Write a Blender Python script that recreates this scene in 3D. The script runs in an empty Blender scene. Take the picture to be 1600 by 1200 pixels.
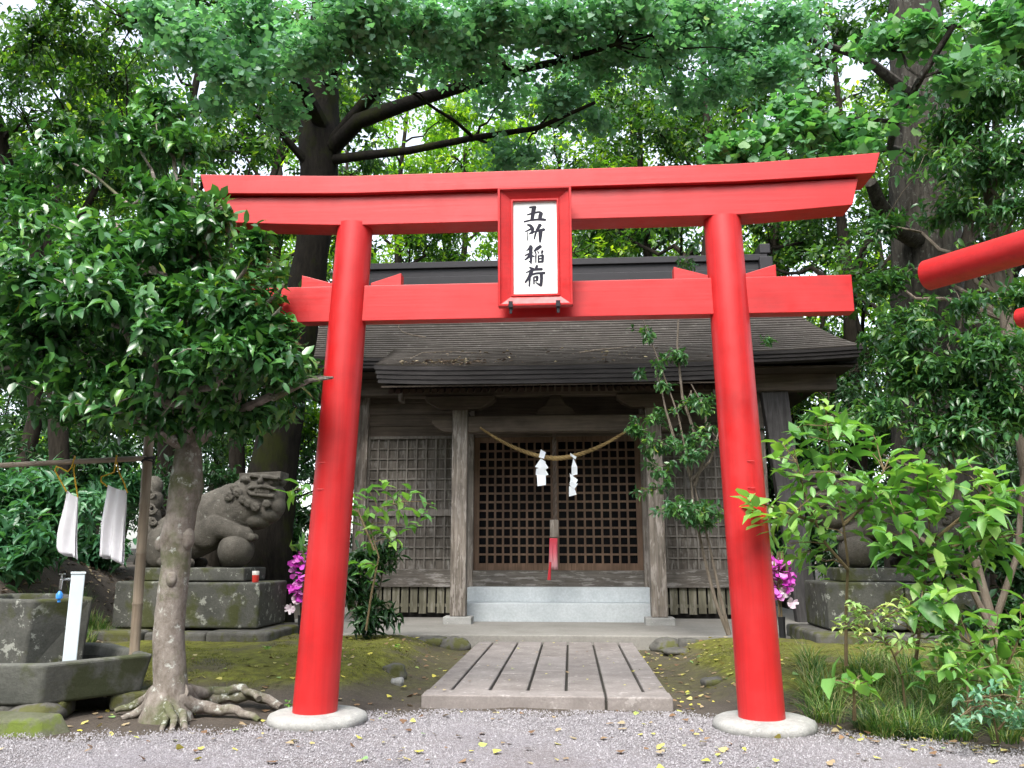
import bpy, bmesh, math, random
import numpy as np
from mathutils import Vector, Matrix

scene = bpy.context.scene
COL = scene.collection
R = math.radians
PI = math.pi

# ------------------------------------------------------------------ camera
F_PX = 1290.0                       # focal length in pixels of a 1600 px wide picture
PITCH = math.atan(265 / F_PX)
YAW = R(4.0)
EYE = 1.5
cd = bpy.data.cameras.new('camera'); cam = bpy.data.objects.new('camera', cd); COL.objects.link(cam)
cam.location = (0, 0, EYE); cam.rotation_euler = (PI / 2 + PITCH, 0, YAW)
cd.sensor_width = 36; cd.lens = F_PX / 1600 * 36; cd.clip_start = .05; cd.clip_end = 1000
scene.camera = cam

# ------------------------------------------------------------------ sky, sun, exposure
SUN_EL, SUN_AZ = R(53), R(194)      # overcast, brightest part of the sky is behind the camera
world = bpy.data.worlds.new('World'); scene.world = world; world.use_nodes = True
wt = world.node_tree; wt.nodes.clear()
wo = wt.nodes.new('ShaderNodeOutputWorld'); wb = wt.nodes.new('ShaderNodeBackground')
sk = wt.nodes.new('ShaderNodeTexSky'); sk.sky_type = 'NISHITA'; sk.sun_disc = False
sk.sun_elevation = SUN_EL; sk.sun_rotation = SUN_AZ; sk.air_density = 1.0; sk.dust_density = 2.5; sk.ozone_density = 1.0
hs = wt.nodes.new('ShaderNodeHueSaturation'); hs.inputs['Saturation'].default_value = .42
wt.links.new(sk.outputs[0], hs.inputs['Color']); wt.links.new(hs.outputs[0], wb.inputs[0])
wb.inputs[1].default_value = .15
wt.links.new(wb.outputs[0], wo.inputs[0])
sd = bpy.data.lights.new('sun', 'SUN'); sun = bpy.data.objects.new('sun', sd); COL.objects.link(sun)
sd.energy = 1.3; sd.angle = R(28); sd.color = (1, .96, .9)
sdir = Vector((math.sin(SUN_AZ) * math.cos(SUN_EL), math.cos(SUN_AZ) * math.cos(SUN_EL), math.sin(SUN_EL)))
sun.rotation_euler = sdir.to_track_quat('Z', 'Y').to_euler()
vs = scene.view_settings; vs.view_transform = 'Standard'; vs.look = 'None'; vs.exposure = 1.95; vs.gamma = 1
scene.cycles.use_denoising = True
scene.cycles.max_bounces = 5; scene.cycles.transparent_max_bounces = 8
scene.cycles.diffuse_bounces = 3; scene.cycles.glossy_bounces = 2; scene.cycles.transmission_bounces = 3

# ------------------------------------------------------------------ measuring the photograph
_f = Vector((-math.sin(YAW) * math.cos(PITCH), math.cos(YAW) * math.cos(PITCH), math.sin(PITCH)))
_r = Vector((math.cos(YAW), math.sin(YAW), 0)); _u = _r.cross(_f)
def ray(px, py): return _r * ((px - 800) / F_PX) + _u * ((600 - py) / F_PX) + _f
def at(px, py, Y):
    d = ray(px, py); t = Y / d.y
    return Vector((d.x * t, Y, EYE + d.z * t))
def atz(px, py, Z):
    d = ray(px, py); t = (Z - EYE) / d.z
    return Vector((d.x * t, d.y * t, Z))

# ------------------------------------------------------------------ object helpers
def link(name, me, parent=None, mat=None, loc=None):
    o = bpy.data.objects.new(name, me); COL.objects.link(o)
    if me is not None and mat is not None: me.materials.append(mat)
    if parent is not None: o.parent = parent
    if loc is not None: o.location = loc
    return o
def tag(o, label=None, cat=None, group=None, kind=None):
    if label: o['label'] = label
    if cat: o['category'] = cat
    if group: o['group'] = group
    if kind: o['kind'] = kind
    return o
def thing(name, label, cat, loc=(0, 0, 0), rz=0, group=None):
    o = link(name, None, None, None, loc); o.rotation_euler = (0, 0, rz)
    o.empty_display_size = .2
    return tag(o, label, cat, group)
def copy_tree(o, parent=None):
    c = o.copy(); COL.objects.link(c)
    if parent is not None: c.parent = parent
    for ch in list(o.children): copy_tree(ch, c)
    return c

class MB:
    """collects shapes, builds one mesh"""
    def __init__(s, off=(0, 0, 0)):
        s.v = []; s.f = []; s.sm = []; s.off = Vector(off)
    def add(s, verts, faces, smooth=False):
        n = len(s.v); s.v += [Vector(p) - s.off for p in verts]
        s.f += [[i + n for i in f] for f in faces]; s.sm += [smooth] * len(faces)
        return s
    def box(s, c, size, rot=None, taper=1.0):
        c = Vector(c); hx, hy, hz = size[0] / 2, size[1] / 2, size[2] / 2
        vs = []
        for z, k in ((-hz, 1), (hz, taper)):
            for x, y in ((-hx, -hy), (hx, -hy), (hx, hy), (-hx, hy)):
                p = Vector((x * k, y * k, z))
                if rot is not None: p = rot @ p
                vs.append(c + p)
        return s.add(vs, [[0, 3, 2, 1], [4, 5, 6, 7], [0, 1, 5, 4], [1, 2, 6, 5], [2, 3, 7, 6], [3, 0, 4, 7]])
    def b2(s, lo, hi):
        lo = Vector(lo); hi = Vector(hi)
        return s.box((lo + hi) / 2, hi - lo)
    def prism(s, bot, top):
        n = len(bot)
        fs = [list(range(n))[::-1], list(range(n, 2 * n))]
        for i in range(n):
            j = (i + 1) % n; fs.append([i, j, j + n, i + n])
        return s.add(list(bot) + list(top), fs)
    def tube(s, pts, rad, sides=10, smooth=True, caps=True, seed=None, bump=0.0):
        pts = [Vector(p) for p in pts]; n = len(pts)
        if not hasattr(rad, '__len__'): rad = [rad] * n
        rng = random.Random(seed if seed is not None else 1)
        t0 = (pts[1] - pts[0]).normalized()
        a = t0.orthogonal().normalized()
        vs = []; fs = []
        for i, p in enumerate(pts):
            t = (pts[min(i + 1, n - 1)] - pts[max(i - 1, 0)]).normalized()
            a = (a - t * a.dot(t)).normalized(); b = t.cross(a)
            for k in range(sides):
                an = 2 * PI * k / sides
                r = rad[i] * (1 + (rng.uniform(-bump, bump) if bump else 0))
                vs.append(p + (a * math.cos(an) + b * math.sin(an)) * r)
        for i in range(n - 1):
            for k in range(sides):
                k2 = (k + 1) % sides
                fs.append([i * sides + k, i * sides + k2, (i + 1) * sides + k2, (i + 1) * sides + k])
        s.add(vs, fs, smooth)
        if caps:
            s.add(vs[:sides], [list(range(sides))[::-1]]); s.add(vs[-sides:], [list(range(sides))])
        return s
    def lathe(s, c, prof, sides=24, squash=(1, 1), smooth=True, wob=0, seed=1):
        c = Vector(c); rng = random.Random(seed)
        w = [1 + wob * rng.uniform(-1, 1) for _ in range(sides)]
        w = [(w[i - 1] + w[i] * 2 + w[(i + 1) % sides]) / 4 for i in range(sides)]
        vs = []; fs = []
        for r, z in prof:
            for k in range(sides):
                an = 2 * PI * k / sides
                vs.append(c + Vector((math.cos(an) * r * squash[0] * w[k], math.sin(an) * r * squash[1] * w[k], z)))
        for i in range(len(prof) - 1):
            for k in range(sides):
                k2 = (k + 1) % sides
                fs.append([i * sides + k, i * sides + k2, (i + 1) * sides + k2, (i + 1) * sides + k])
        s.add(vs, fs, smooth)
        s.add(vs[:sides], [list(range(sides))[::-1]]); s.add(vs[-sides:], [list(range(sides))], False)
        return s
    def ball(s, c, rad, seg=16, rings=10, rot=None):
        c = Vector(c)
        if not hasattr(rad, '__len__'): rad = (rad,) * 3
        vs = []; fs = []
        for i in range(rings + 1):
            th = PI * i / rings
            for k in range(seg):
                ph = 2 * PI * k / seg
                p = Vector((math.sin(th) * math.cos(ph) * rad[0], math.sin(th) * math.sin(ph) * rad[1], math.cos(th) * rad[2]))
                if rot is not None: p = rot @ p
                vs.append(c + p)
        for i in range(rings):
            for k in range(seg):
                k2 = (k + 1) % seg
                fs.append([i * seg + k, (i + 1) * seg + k, (i + 1) * seg + k2, i * seg + k2])
        return s.add(vs, fs, True)
    def mesh(s, name):
        me = bpy.data.meshes.new(name)
        me.from_pydata([tuple(v) for v in s.v], [], s.f)
        me.polygons.foreach_set('use_smooth', s.sm)
        me.validate(); me.update()
        return me
    def build(s, name, mat, parent=None, bevel=0, seg=2, loc=None):
        me = s.mesh(name)
        bm = bmesh.new(); bm.from_mesh(me)
        bmesh.ops.remove_doubles(bm, verts=bm.verts, dist=1e-5)
        bmesh.ops.recalc_face_normals(bm, faces=bm.faces)
        for e_ in bm.edges:
            if len(e_.link_faces) == 2 and e_.calc_face_angle(0) > .8: e_.smooth = False
        bm.to_mesh(me); bm.free()
        o = link(name, me, parent, mat, loc)
        if bevel:
            m = o.modifiers.new('bevel', 'BEVEL'); m.width = bevel; m.segments = seg; m.limit_method = 'ANGLE'; m.angle_limit = R(35)
        return o

# ------------------------------------------------------------------ materials
def nt(name):
    m = bpy.data.materials.new(name); m.use_nodes = True
    t = m.node_tree; t.nodes.clear()
    out = t.nodes.new('ShaderNodeOutputMaterial'); p = t.nodes.new('ShaderNodeBsdfPrincipled')
    t.links.new(p.outputs[0], out.inputs[0])
    return m, t, p, out
def N(t, typ, **kw):
    n = t.nodes.new(typ)
    for k, v in kw.items():
        if k in n.inputs: n.inputs[k].default_value = v
        else: setattr(n, k, v)
    return n
def ramp(t, fac, stops):
    r = t.nodes.new('ShaderNodeValToRGB'); e = r.color_ramp.elements
    while len(e) < len(stops): e.new(.5)
    for el, (p, c) in zip(e, stops): el.position = p; el.color = (*c, 1)
    t.links.new(fac, r.inputs[0]); return r.outputs[0]
def coords(t, scale=(1, 1, 1), kind='Object'):
    c = t.nodes.new('ShaderNodeTexCoord'); m = t.nodes.new('ShaderNodeMapping'); m.inputs['Scale'].default_value = scale
    t.links.new(c.outputs[kind], m.inputs[0]); return m.outputs[0]
def noise(t, vec, scale, detail=6, rough=.6):
    n = N(t, 'ShaderNodeTexNoise', Scale=scale, Detail=detail, Roughness=rough)
    if vec is not None: t.links.new(vec, n.inputs['Vector'])
    return n.outputs['Fac']
def mixc(t, fac, a, b, blend='MIX'):
    m = t.nodes.new('ShaderNodeMix'); m.data_type = 'RGBA'; m.blend_type = blend
    if isinstance(fac, (int, float)): m.inputs[0].default_value = fac
    else: t.links.new(fac, m.inputs[0])
    for i, v in ((6, a), (7, b)):
        if isinstance(v, tuple): m.inputs[i].default_value = (*v, 1)
        else: t.links.new(v, m.inputs[i])
    return m.outputs[2]
def bump(t, p, h, strength=.4, dist=.01):
    b = N(t, 'ShaderNodeBump', Strength=strength, Distance=dist)
    t.links.new(h, b.inputs['Height']); t.links.new(b.outputs[0], p.inputs['Normal'])

def stone(name, a, b, lichen=None, moss=None, scale=3, rough=.9, spots=.62, bs=.5):
    m, t, p, o = nt(name)
    v = coords(t)
    c = ramp(t, noise(t, v, scale, 8, .65), [(.3, a), (.7, b)])
    fine = noise(t, v, scale * 14, 6, .7)
    c = mixc(t, ramp(t, fine, [(.35, (.35,) * 3), (.65, (0,) * 3)]), c, tuple(x * .55 for x in a))
    if lichen:
        f = ramp(t, noise(t, v, scale * 2.7, 5, .7), [(spots, (0,) * 3), (spots + .05, (.8,) * 3)])
        c = mixc(t, f, c, lichen)
    if moss:
        f = ramp(t, noise(t, v, scale * .9, 5, .6), [(.5, (0,) * 3), (.6, (.85,) * 3)])
        c = mixc(t, f, c, moss)
    t.links.new(c, p.inputs['Base Color']); p.inputs['Roughness'].default_value = rough; p.inputs['Specular IOR Level'].default_value = .2
    bump(t, p, noise(t, v, scale * 9, 8, .7), bs, .02)
    return m
def wood(name, a, b, axis=0, rough=.8, streak=.0, pale=None):
    m, t, p, o = nt(name)
    sc = [22, 22, 22]; sc[axis] = 1.3
    v = coords(t, tuple(sc))
    f = noise(t, v, 1.0, 7, .65)
    c = ramp(t, f, [(.3, a), (.7, b)])
    if pale:
        sc2 = [9, 9, 9]; sc2[axis] = 1.5
        g = ramp(t, noise(t, coords(t, tuple(sc2)), 1.6, 5, .7), [(.52, (0,) * 3), (.6, (.8,) * 3)])
        c = mixc(t, g, c, pale)
    big = ramp(t, noise(t, coords(t), 1.1, 4, .6), [(.35, (.55,) * 3), (.65, (1,) * 3)])
    c = mixc(t, 1.0, c, big, 'MULTIPLY')
    t.links.new(c, p.inputs['Base Color']); p.inputs['Roughness'].default_value = rough; p.inputs['Specular IOR Level'].default_value = .25
    bump(t, p, f, .35, .01)
    return m
def plain(name, c, rough=.6, var=.15, metal=0, scale=4):
    m, t, p, o = nt(name)
    v = coords(t)
    cc = ramp(t, noise(t, v, scale, 6, .6), [(.3, tuple(x * (1 - var) for x in c)), (.7, tuple(min(1, x * (1 + var)) for x in c))])
    t.links.new(cc, p.inputs['Base Color']); p.inputs['Roughness'].default_value = rough; p.inputs['Metallic'].default_value = metal
    bump(t, p, noise(t, v, scale * 12, 4), .08, .005)
    return m
def paint(name, c, axis=0):
    """brushed red gate paint over wood: grain, faded patches, scuffs, chips, uneven gloss"""
    m, t, p, o = nt(name)
    sc = [30, 30, 30]; sc[axis] = .8
    g = noise(t, coords(t, tuple(sc)), 1, 6, .65)
    v = coords(t)
    big = noise(t, v, 1.6, 7, .65)
    c1 = ramp(t, big, [(.3, tuple(x * .78 for x in c)), (.5, c), (.75, (c[0] * 1.08, c[1] * 2, c[2] * 2))])
    c1 = mixc(t, 1.0, c1, ramp(t, g, [(.25, (.80,) * 3), (.6, (1,) * 3)]), 'MULTIPLY')
    sc3 = [16, 16, 16]; sc3[axis] = 2.5
    scuff = ramp(t, noise(t, coords(t, tuple(sc3)), 1.5, 9, .8), [(.66, (0,) * 3), (.76, (.5,) * 3)])
    c1 = mixc(t, scuff, c1, (.72, .16, .13))
    chip = ramp(t, noise(t, v, 17, 6, .8), [(.735, (0,) * 3), (.75, (.85,) * 3)])
    c1 = mixc(t, chip, c1, (.22, .03, .025))
    t.links.new(c1, p.inputs['Base Color'])
    t.links.new(ramp(t, noise(t, v, 3.5, 6, .7), [(.3, (.34,) * 3), (.7, (.58,) * 3)]), p.inputs['Roughness'])
    bump(t, p, g, .22, .006)
    return m
def leafmat(name, stops, rough=.4, transl=.3, tcol=None, spec=.5):
    m, t, p, out = nt(name)
    a = N(t, 'ShaderNodeAttribute', attribute_name='tone')
    c = ramp(t, a.outputs['Fac'], stops)
    t.links.new(c, p.inputs['Base Color']); p.inputs['Roughness'].default_value = rough
    p.inputs['Specular IOR Level'].default_value = spec
    tr = N(t, 'ShaderNodeBsdfTranslucent'); mx = N(t, 'ShaderNodeMixShader'); mx.inputs[0].default_value = transl
    t.links.new(mixc(t, 1.0, c, tcol or (1.5, 1.7, .6), 'MULTIPLY'), tr.inputs[0])
    t.links.new(p.outputs[0], mx.inputs[1]); t.links.new(tr.outputs[0], mx.inputs[2]); t.links.new(mx.outputs[0], out.inputs[0])
    return m
def barkmat(name, a, b, lichen=None, moss=None, zs=.25, scale=14, lsc=13):
    m, t, p, o = nt(name)
    v = coords(t, (1, 1, zs))
    f = noise(t, v, scale, 8, .7)
    c = ramp(t, f, [(.32, a), (.68, b)])
    if moss:
        c = mixc(t, ramp(t, noise(t, coords(t), 1.6, 5, .65), [(.5, (0,) * 3), (.62, (.8,) * 3)]), c, moss)
    if lichen:
        c = mixc(t, ramp(t, noise(t, coords(t), lsc, 7, .75), [(.57, (0,) * 3), (.64, (.85,) * 3)]), c, lichen)
    t.links.new(c, p.inputs['Base Color']); p.inputs['Roughness'].default_value = .95; p.inputs['Specular IOR Level'].default_value = .1
    bump(t, p, f, .8, .03)
    return m

M = {}
RED = (.47, .011, .012)
M['red_x'] = paint('red_paint_beam', RED, 0)
M['red_z'] = paint('red_paint_pillar', RED, 2)
M['white_panel'] = plain('white_board', (.82, .84, .82), .5, .03)
M['ink'] = plain('ink', (.008, .008, .02), .8, .2)
M['iron'] = plain('black_iron', (.03, .03, .035), .5, .2, .6)
M['granite'] = stone('granite', (.27, .27, .26), (.42, .42, .40), lichen=(.5, .5, .47), scale=4)
M['slab'] = stone('path_stone', (.19, .17, .16), (.31, .282, .268), lichen=(.35, .325, .31), scale=2.4, bs=.35, spots=.6)
M['slab2'] = stone('path_stone_brownish', (.165, .145, .135), (.28, .255, .24), lichen=(.33, .305, .29), scale=3.2, bs=.35, spots=.6)
M['joint'] = plain('joint_soil', (.03, .028, .022), .95)
M['concrete'] = stone('platform_concrete', (.22, .21, .19), (.30, .29, .265), scale=1.5, bs=.15)
M['step'] = stone('painted_step', (.42, .46, .48), (.56, .60, .62), scale=1.6, bs=.1, rough=.7)
M['old_stone'] = stone('old_stone', (.06, .062, .055), (.13, .13, .115), lichen=(.33, .34, .30), moss=(.055, .062, .018), scale=2.6, spots=.57)
M['statue'] = stone('statue_stone', (.055, .050, .042), (.135, .124, .105), lichen=(.22, .22, .19), scale=5, spots=.62, bs=.8)
M['trough'] = stone('trough_stone', (.08, .085, .075), (.19, .19, .17), lichen=(.27, .28, .25), moss=(.06, .07, .03), scale=2.2, spots=.66)
M['mossy'] = stone('mossy_stone', (.07, .08, .03), (.17, .17, .14), moss=(.10, .14, .015), scale=3)
M['rock'] = stone('rock', (.07, .068, .06), (.18, .175, .16), moss=(.08, .085, .02), scale=4)
M['roof'] = stone('roof_shingles', (.062, .053, .046), (.105, .093, .082), lichen=(.15, .142, .125), scale=2.4, bs=.3, spots=.6)
M['eave'] = wood('eave_layers', (.018, .016, .016), (.05, .045, .045), 0, .8)
M['ridge'] = plain('ridge_metal', (.008, .007, .010), .7, .25)
M['wood_dark'] = wood('weathered_wood_dark', (.04, .030, .022), (.10, .077, .06), 0)
M['wood_mid'] = wood('weathered_wood_beam', (.08, .062, .047), (.17, .135, .105), 0)
M['wood_post'] = wood('weathered_wood_post', (.11, .09, .07), (.33, .29, .25), 2, pale=(.42, .38, .34))
M['wood_wall'] = wood('weathered_wall_boards', (.08, .068, .055), (.18, .16, .138), 2, pale=(.27, .255, .23))
M['wood_lat'] = wood('weathered_lattice', (.14, .125, .105), (.29, .265, .235), 2)
M['wood_sill'] = wood('weathered_sill', (.09, .08, .065), (.19, .17, .15), 0, pale=(.33, .31, .29))
M['wood_door'] = wood('brown_door_wood', (.12, .073, .045), (.24, .155, .105), 2, .6)
M['prop'] = wood('grey_prop_wood', (.045, .042, .042), (.11, .105, .105), 2)
M['slat'] = wood('green_weathered_slats', (.10, .095, .065), (.22, .205, .15), 2, pale=(.28, .265, .22))
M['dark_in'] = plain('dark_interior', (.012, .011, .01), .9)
M['rope'] = wood('straw_rope', (.20, .13, .05), (.42, .30, .13), 0, .9)
M['oldrope'] = wood('bell_rope', (.08, .06, .045), (.20, .16, .13), 2, .9)
M['paper'] = plain('white_paper', (.80, .84, .88), .7, .03)
M['pinkcloth'] = plain('faded_red_cloth', (.55, .10, .13), .85, .35, scale=9)
m, t, p, o = nt('faded_pull_cloth'); sx_ = N(t, 'ShaderNodeSeparateXYZ'); tc = t.nodes.new('ShaderNodeTexCoord'); t.links.new(tc.outputs['Generated'], sx_.inputs[0])
t.links.new(ramp(t, sx_.outputs['Z'], [(.1, (.50, .27, .29)), (.55, (.50, .10, .13)), (.95, (.42, .03, .05))]), p.inputs['Base Color']); p.inputs['Roughness'].default_value = .9
M['pinkcloth'] = m
M['redcloth'] = plain('red_tassel', (.42, .02, .03), .85)
M['bamboo'] = wood('dry_bamboo', (.22, .17, .12), (.40, .33, .25), 2, .6)
M['bamboo_x'] = wood('dry_bamboo_rail', (.30, .24, .19), (.50, .42, .34), 0, .6)
M['string'] = plain('yellow_cord', (.60, .36, .02), .7)
M['blackcord'] = plain('black_cord', (.02, .02, .02), .8)
M['towel'] = plain('white_towel', (.80, .79, .83), .95, .05, scale=9)
M['pvc'] = plain('pale_blue_post', (.62, .70, .74), .4, .06, scale=2)
M['chrome'] = plain('chrome', (.6, .6, .62), .25, .1, 1.0)
M['blue'] = plain('blue_plastic', (.03, .22, .62), .4)
M['water'] = plain('dark_water', (.01, .012, .01), .05)
M['bark_cam'] = barkmat('pale_lichen_bark', (.12, .10, .082), (.30, .27, .24), lichen=(.48, .50, .46), moss=(.085, .10, .04), zs=.7, scale=11, lsc=7)
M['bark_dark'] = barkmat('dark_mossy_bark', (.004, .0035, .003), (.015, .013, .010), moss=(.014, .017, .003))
M['bark_grey'] = barkmat('grey_furrowed_bark', (.008, .007, .006), (.06, .055, .046), lichen=(.10, .105, .09), zs=.10, scale=11)
M['bark_bg'] = barkmat('forest_bark', (.010, .008, .006), (.035, .03, .023))
M['bark_twig'] = barkmat('twig_bark', (.10, .08, .06), (.20, .17, .14))
M['stem_green'] = barkmat('shrub_stem', (.12, .09, .05), (.22, .17, .10))
M['petal'] = leafmat('magenta_petal', [(0, (.50, .03, .42)), (.6, (.72, .10, .62)), (1, (.85, .40, .75))], .6, .3, (1, .8, 1))
M['petal_white'] = leafmat('pale_petal', [(0, (.75, .55, .68)), (1, (.85, .78, .82))], .6, .3, (1, 1, 1))
M['cup_red'] = plain('red_cup', (.55, .04, .03), .35)
M['cup_white'] = plain('white_cup', (.7, .68, .64), .35)
G = lambda *s: s
M['l_cam'] = leafmat('camellia_leaf', [(0, (.018, .062, .02)), (.4, (.045, .14, .045)), (.8, (.10, .25, .065)), (.985, (.17, .31, .07)), (1, (.5, .40, .05))], .27, .22)
M['l_ginkgo'] = leafmat('ginkgo_leaf', [(0, (.08, .19, .12)), (.6, (.17, .33, .215)), (.95, (.26, .43, .27)), (1, (.34, .42, .10))], .36, .35, (1.3, 1.8, .7))
M['l_ginkgo2'] = leafmat('near_ginkgo_leaf', [(0, (.05, .15, .07)), (.6, (.12, .27, .12)), (1, (.22, .38, .12))], .5, .35, (1.3, 1.8, .7))  # greener leaf tones for the near ginkgo spray
M['l_right'] = leafmat('evergreen_leaf', [(0, (.018, .06, .024)), (.5, (.05, .14, .05)), (.9, (.11, .24, .06)), (.99, (.22, .34, .05)), (1, (.5, .4, .05))], .3, .28)
M['l_bright'] = leafmat('fresh_shrub_leaf', [(0, (.07, .20, .055)), (.6, (.16, .34, .085)), (1, (.30, .47, .11))], .4, .33)
M['l_varieg'] = leafmat('pale_small_leaf', [(0, (.14, .28, .08)), (.6, (.28, .42, .14)), (1, (.55, .58, .22))], .45, .3)
M['l_blue'] = leafmat('bluish_small_leaf', [(0, (.05, .16, .09)), (.6, (.13, .30, .18)), (1, (.30, .46, .34))], .4, .25)
M['l_under'] = leafmat('undergrowth_leaf', [(0, (.025, .085, .04)), (.6, (.06, .18, .08)), (1, (.12, .28, .12))], .38, .25)
M['l_dark'] = leafmat('dark_shrub_leaf', [(0, (.01, .035, .012)), (.7, (.03, .09, .03)), (1, (.07, .17, .04))], .38, .2)
M['l_bg'] = leafmat('forest_leaf', [(0, (.012, .038, .013)), (.5, (.036, .10, .028)), (.85, (.11, .21, .045)), (1, (.36, .44, .05))], .42, .4, (1.8, 2.0, .5))
M['l_bg2'] = leafmat('backlit_forest_leaf', [(0, (.03, .09, .016)), (.5, (.11, .24, .035)), (1, (.42, .52, .06))], .5, .55, (1.8, 2.0, .45))  # backlight put into the colour: brighter, yellower copy of the forest leaf
M['grass'] = leafmat('grass_blade', [(0, (.03, .09, .02)), (.45, (.09, .20, .035)), (.75, (.22, .28, .08)), (1, (.40, .33, .2))], .5, .3)
M['mondo'] = leafmat('dark_grass_blade', [(0, (.025, .08, .03)), (.6, (.06, .15, .07)), (.9, (.16, .24, .13)), (1, (.34, .32, .22))], .45, .2)
M['dryleaf'] = leafmat('fallen_leaf', [(0, (.10, .05, .025)), (.3, (.25, .15, .08)), (.5, (.40, .33, .20)), (.7, (.55, .50, .12)), (.85, (.62, .55, .08)), (1, (.20, .38, .14))], .6, .15, (1, 1, 1))
M['litter'] = leafmat('roof_litter', [(0, (.06, .04, .03)), (.6, (.20, .14, .09)), (1, (.40, .34, .2))], .8, .1, (1, 1, 1))

# ------------------------------------------------------------------ leaves
SHAPES = {
    # verts (along, across, up), faces
    'oval': ([(0, 0, 0), (.3, .0, -.02), (.68, 0, -.07), (1, 0, -.2), (.25, .42, .07), (.62, .42, .02), (.25, -.42, .07), (.62, -.42, .02)],
             [(0, 1, 4), (1, 2, 5, 4), (2, 3, 5), (0, 6, 1), (1, 6, 7, 2), (2, 7, 3)]),
    'fold': ([(0, 0, 0), (1, 0, -.12), (.5, .5, .05), (.5, -.5, .05)], [(0, 1, 2), (0, 3, 1)]),
    'fan': ([(0, 0, 0), (.62, .60, .05), (.84, .52, .03), (.96, .28, -.02), (.88, .02, .03), (.96, -.28, -.02), (.84, -.52, .03), (.62, -.60, .05)], [(0, 4, 3, 2, 1), (0, 7, 6, 5, 4)]),
    'petal': ([(0, 0, 0), (.5, .5, .15), (1, .25, .05), (1, -.25, .05), (.5, -.5, .15)], [(0, 1, 2, 3, 4)]),
}
def unit(a): return a / np.maximum(np.linalg.norm(a, axis=-1, keepdims=True), 1e-9)
def np_mesh(name, V, faces_list, tone=None, smooth=False):
    """faces_list: list of (n,k) int arrays"""
    me = bpy.data.meshes.new(name)
    me.vertices.add(len(V)); me.vertices.foreach_set('co', np.ascontiguousarray(V, dtype=np.float32).ravel())
    loops = np.concatenate([f.ravel() for f in faces_list]).astype(np.int32)
    tot = np.concatenate([np.full(len(f), f.shape[1], np.int32) for f in faces_list])
    start = np.concatenate([[0], np.cumsum(tot)[:-1]]).astype(np.int32)
    me.loops.add(len(loops)); me.loops.foreach_set('vertex_index', loops)
    me.polygons.add(len(tot)); me.polygons.foreach_set('loop_start', start); me.polygons.foreach_set('loop_total', tot)
    if smooth: me.polygons.foreach_set('use_smooth', np.ones(len(tot), bool))
    me.update(calc_edges=True)
    if tone is not None:
        a = me.attributes.new('tone', 'FLOAT', 'POINT'); a.data.foreach_set('value', np.ascontiguousarray(tone, dtype=np.float32))
    return me
def leaves_mesh(name, P, D, Nn, L, W, shape, tone):
    sv, sf = SHAPES[shape]; sv = np.array(sv)
    D = unit(D); Nn = unit(Nn - D * (Nn * D).sum(-1, keepdims=True)); B = np.cross(Nn, D)
    n = len(P); k = len(sv); rib = np.where(np.abs(sv[:, 1]) < .01, .06, -.04) if shape == 'oval' else np.zeros(k)
    rc = np.random.default_rng(n); curl = rc.uniform(.2, 2.4, n)[:, None, None]; wv = W * rc.uniform(.78, 1.2, n)[:, None, None]
    V = P[:, None, :] + L[:, None, None] * (sv[None, :, 0:1] * D[:, None, :] + sv[None, :, 1:2] * wv * B[:, None, :] + sv[None, :, 2:3] * curl * Nn[:, None, :])
    V = V.reshape(-1, 3); base = (np.arange(n) * k)[:, None]
    byk = {}
    for f in sf: byk.setdefault(len(f), []).append(np.array(f)[None, :] + base)
    return np_mesh(name, V, [np.concatenate(v) for v in byk.values()], np.clip(np.repeat(tone, k) + np.tile(rib, n), 0, 1))
def twig_points(clumps, n, rng, power=.45):
    """clumps: (x,y,z,rx,ry,rz) ; returns twig tips and outward directions"""
    C = np.array([c[:6] for c in clumps], float)
    w = C[:, 3] * C[:, 4] + C[:, 4] * C[:, 5]; w = w / w.sum()
    i = rng.choice(len(C), n, p=w)
    m = max(len(C), n // 7); i = rng.choice(len(C), m, p=w)           # sub-clusters make an uneven, gappy crown
    d = unit(rng.normal(size=(m, 3))); r = rng.random((m, 1)) ** power * rng.uniform(.75, 1.2, (m, 1))
    S = C[i, :3] + d * r * C[i, 3:6]
    k = rng.integers(0, m, n); rad = C[i[k], 3:6]
    P = S[k] + rng.normal(size=(n, 3)) * rad * rng.uniform(.10, .36, (m, 1))[k]
    return P, unit((P - C[i[k], :3]) / rad + rng.normal(size=(n, 3)) * .15)
def spray(name, P, D, rng, mat, parent, k=6, L=.14, W=.42, shape='oval', spread=.9, droop=.25, step=.28, up=1.0, tone_pow=1.0, jitter=.25, sticks=None, tone_var=.35):
    """rosettes/alternate leaves on twig tips P pointing along D"""
    n = len(P)
    D = unit(D + np.array([0, 0, .15]) + rng.normal(size=(n, 3)) * .35)
    a = unit(np.cross(D, rng.normal(size=(n, 3)))); b = np.cross(D, a)
    j = np.tile(np.arange(k), n); idx = np.repeat(np.arange(n), k)
    ang = j * 2.4 + rng.random(n)[idx] * 6.28
    rad = a[idx] * np.cos(ang)[:, None] + b[idx] * np.sin(ang)[:, None]
    sz = L * rng.uniform(.65, 1.25, n * k)
    pos = P[idx] - D[idx] * (j * step * L)[:, None] + rng.normal(size=(n * k, 3)) * L * .05
    dd = unit(D[idx] * .55 + rad * spread + np.array([0, 0, -droop]) + rng.normal(size=(n * k, 3)) * jitter)
    nn = np.array([0, 0, up]) + D[idx] * .35 + rng.normal(size=(n * k, 3)) * .35
    tone = np.clip(rng.random(n)[idx] * (1 - tone_var) + rng.random(n * k) * tone_var, 0, 1) ** tone_pow
    me = leaves_mesh(name, pos, dd, nn, sz, W, shape, tone)
    o = link(name, me, parent, mat)
    return o
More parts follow.
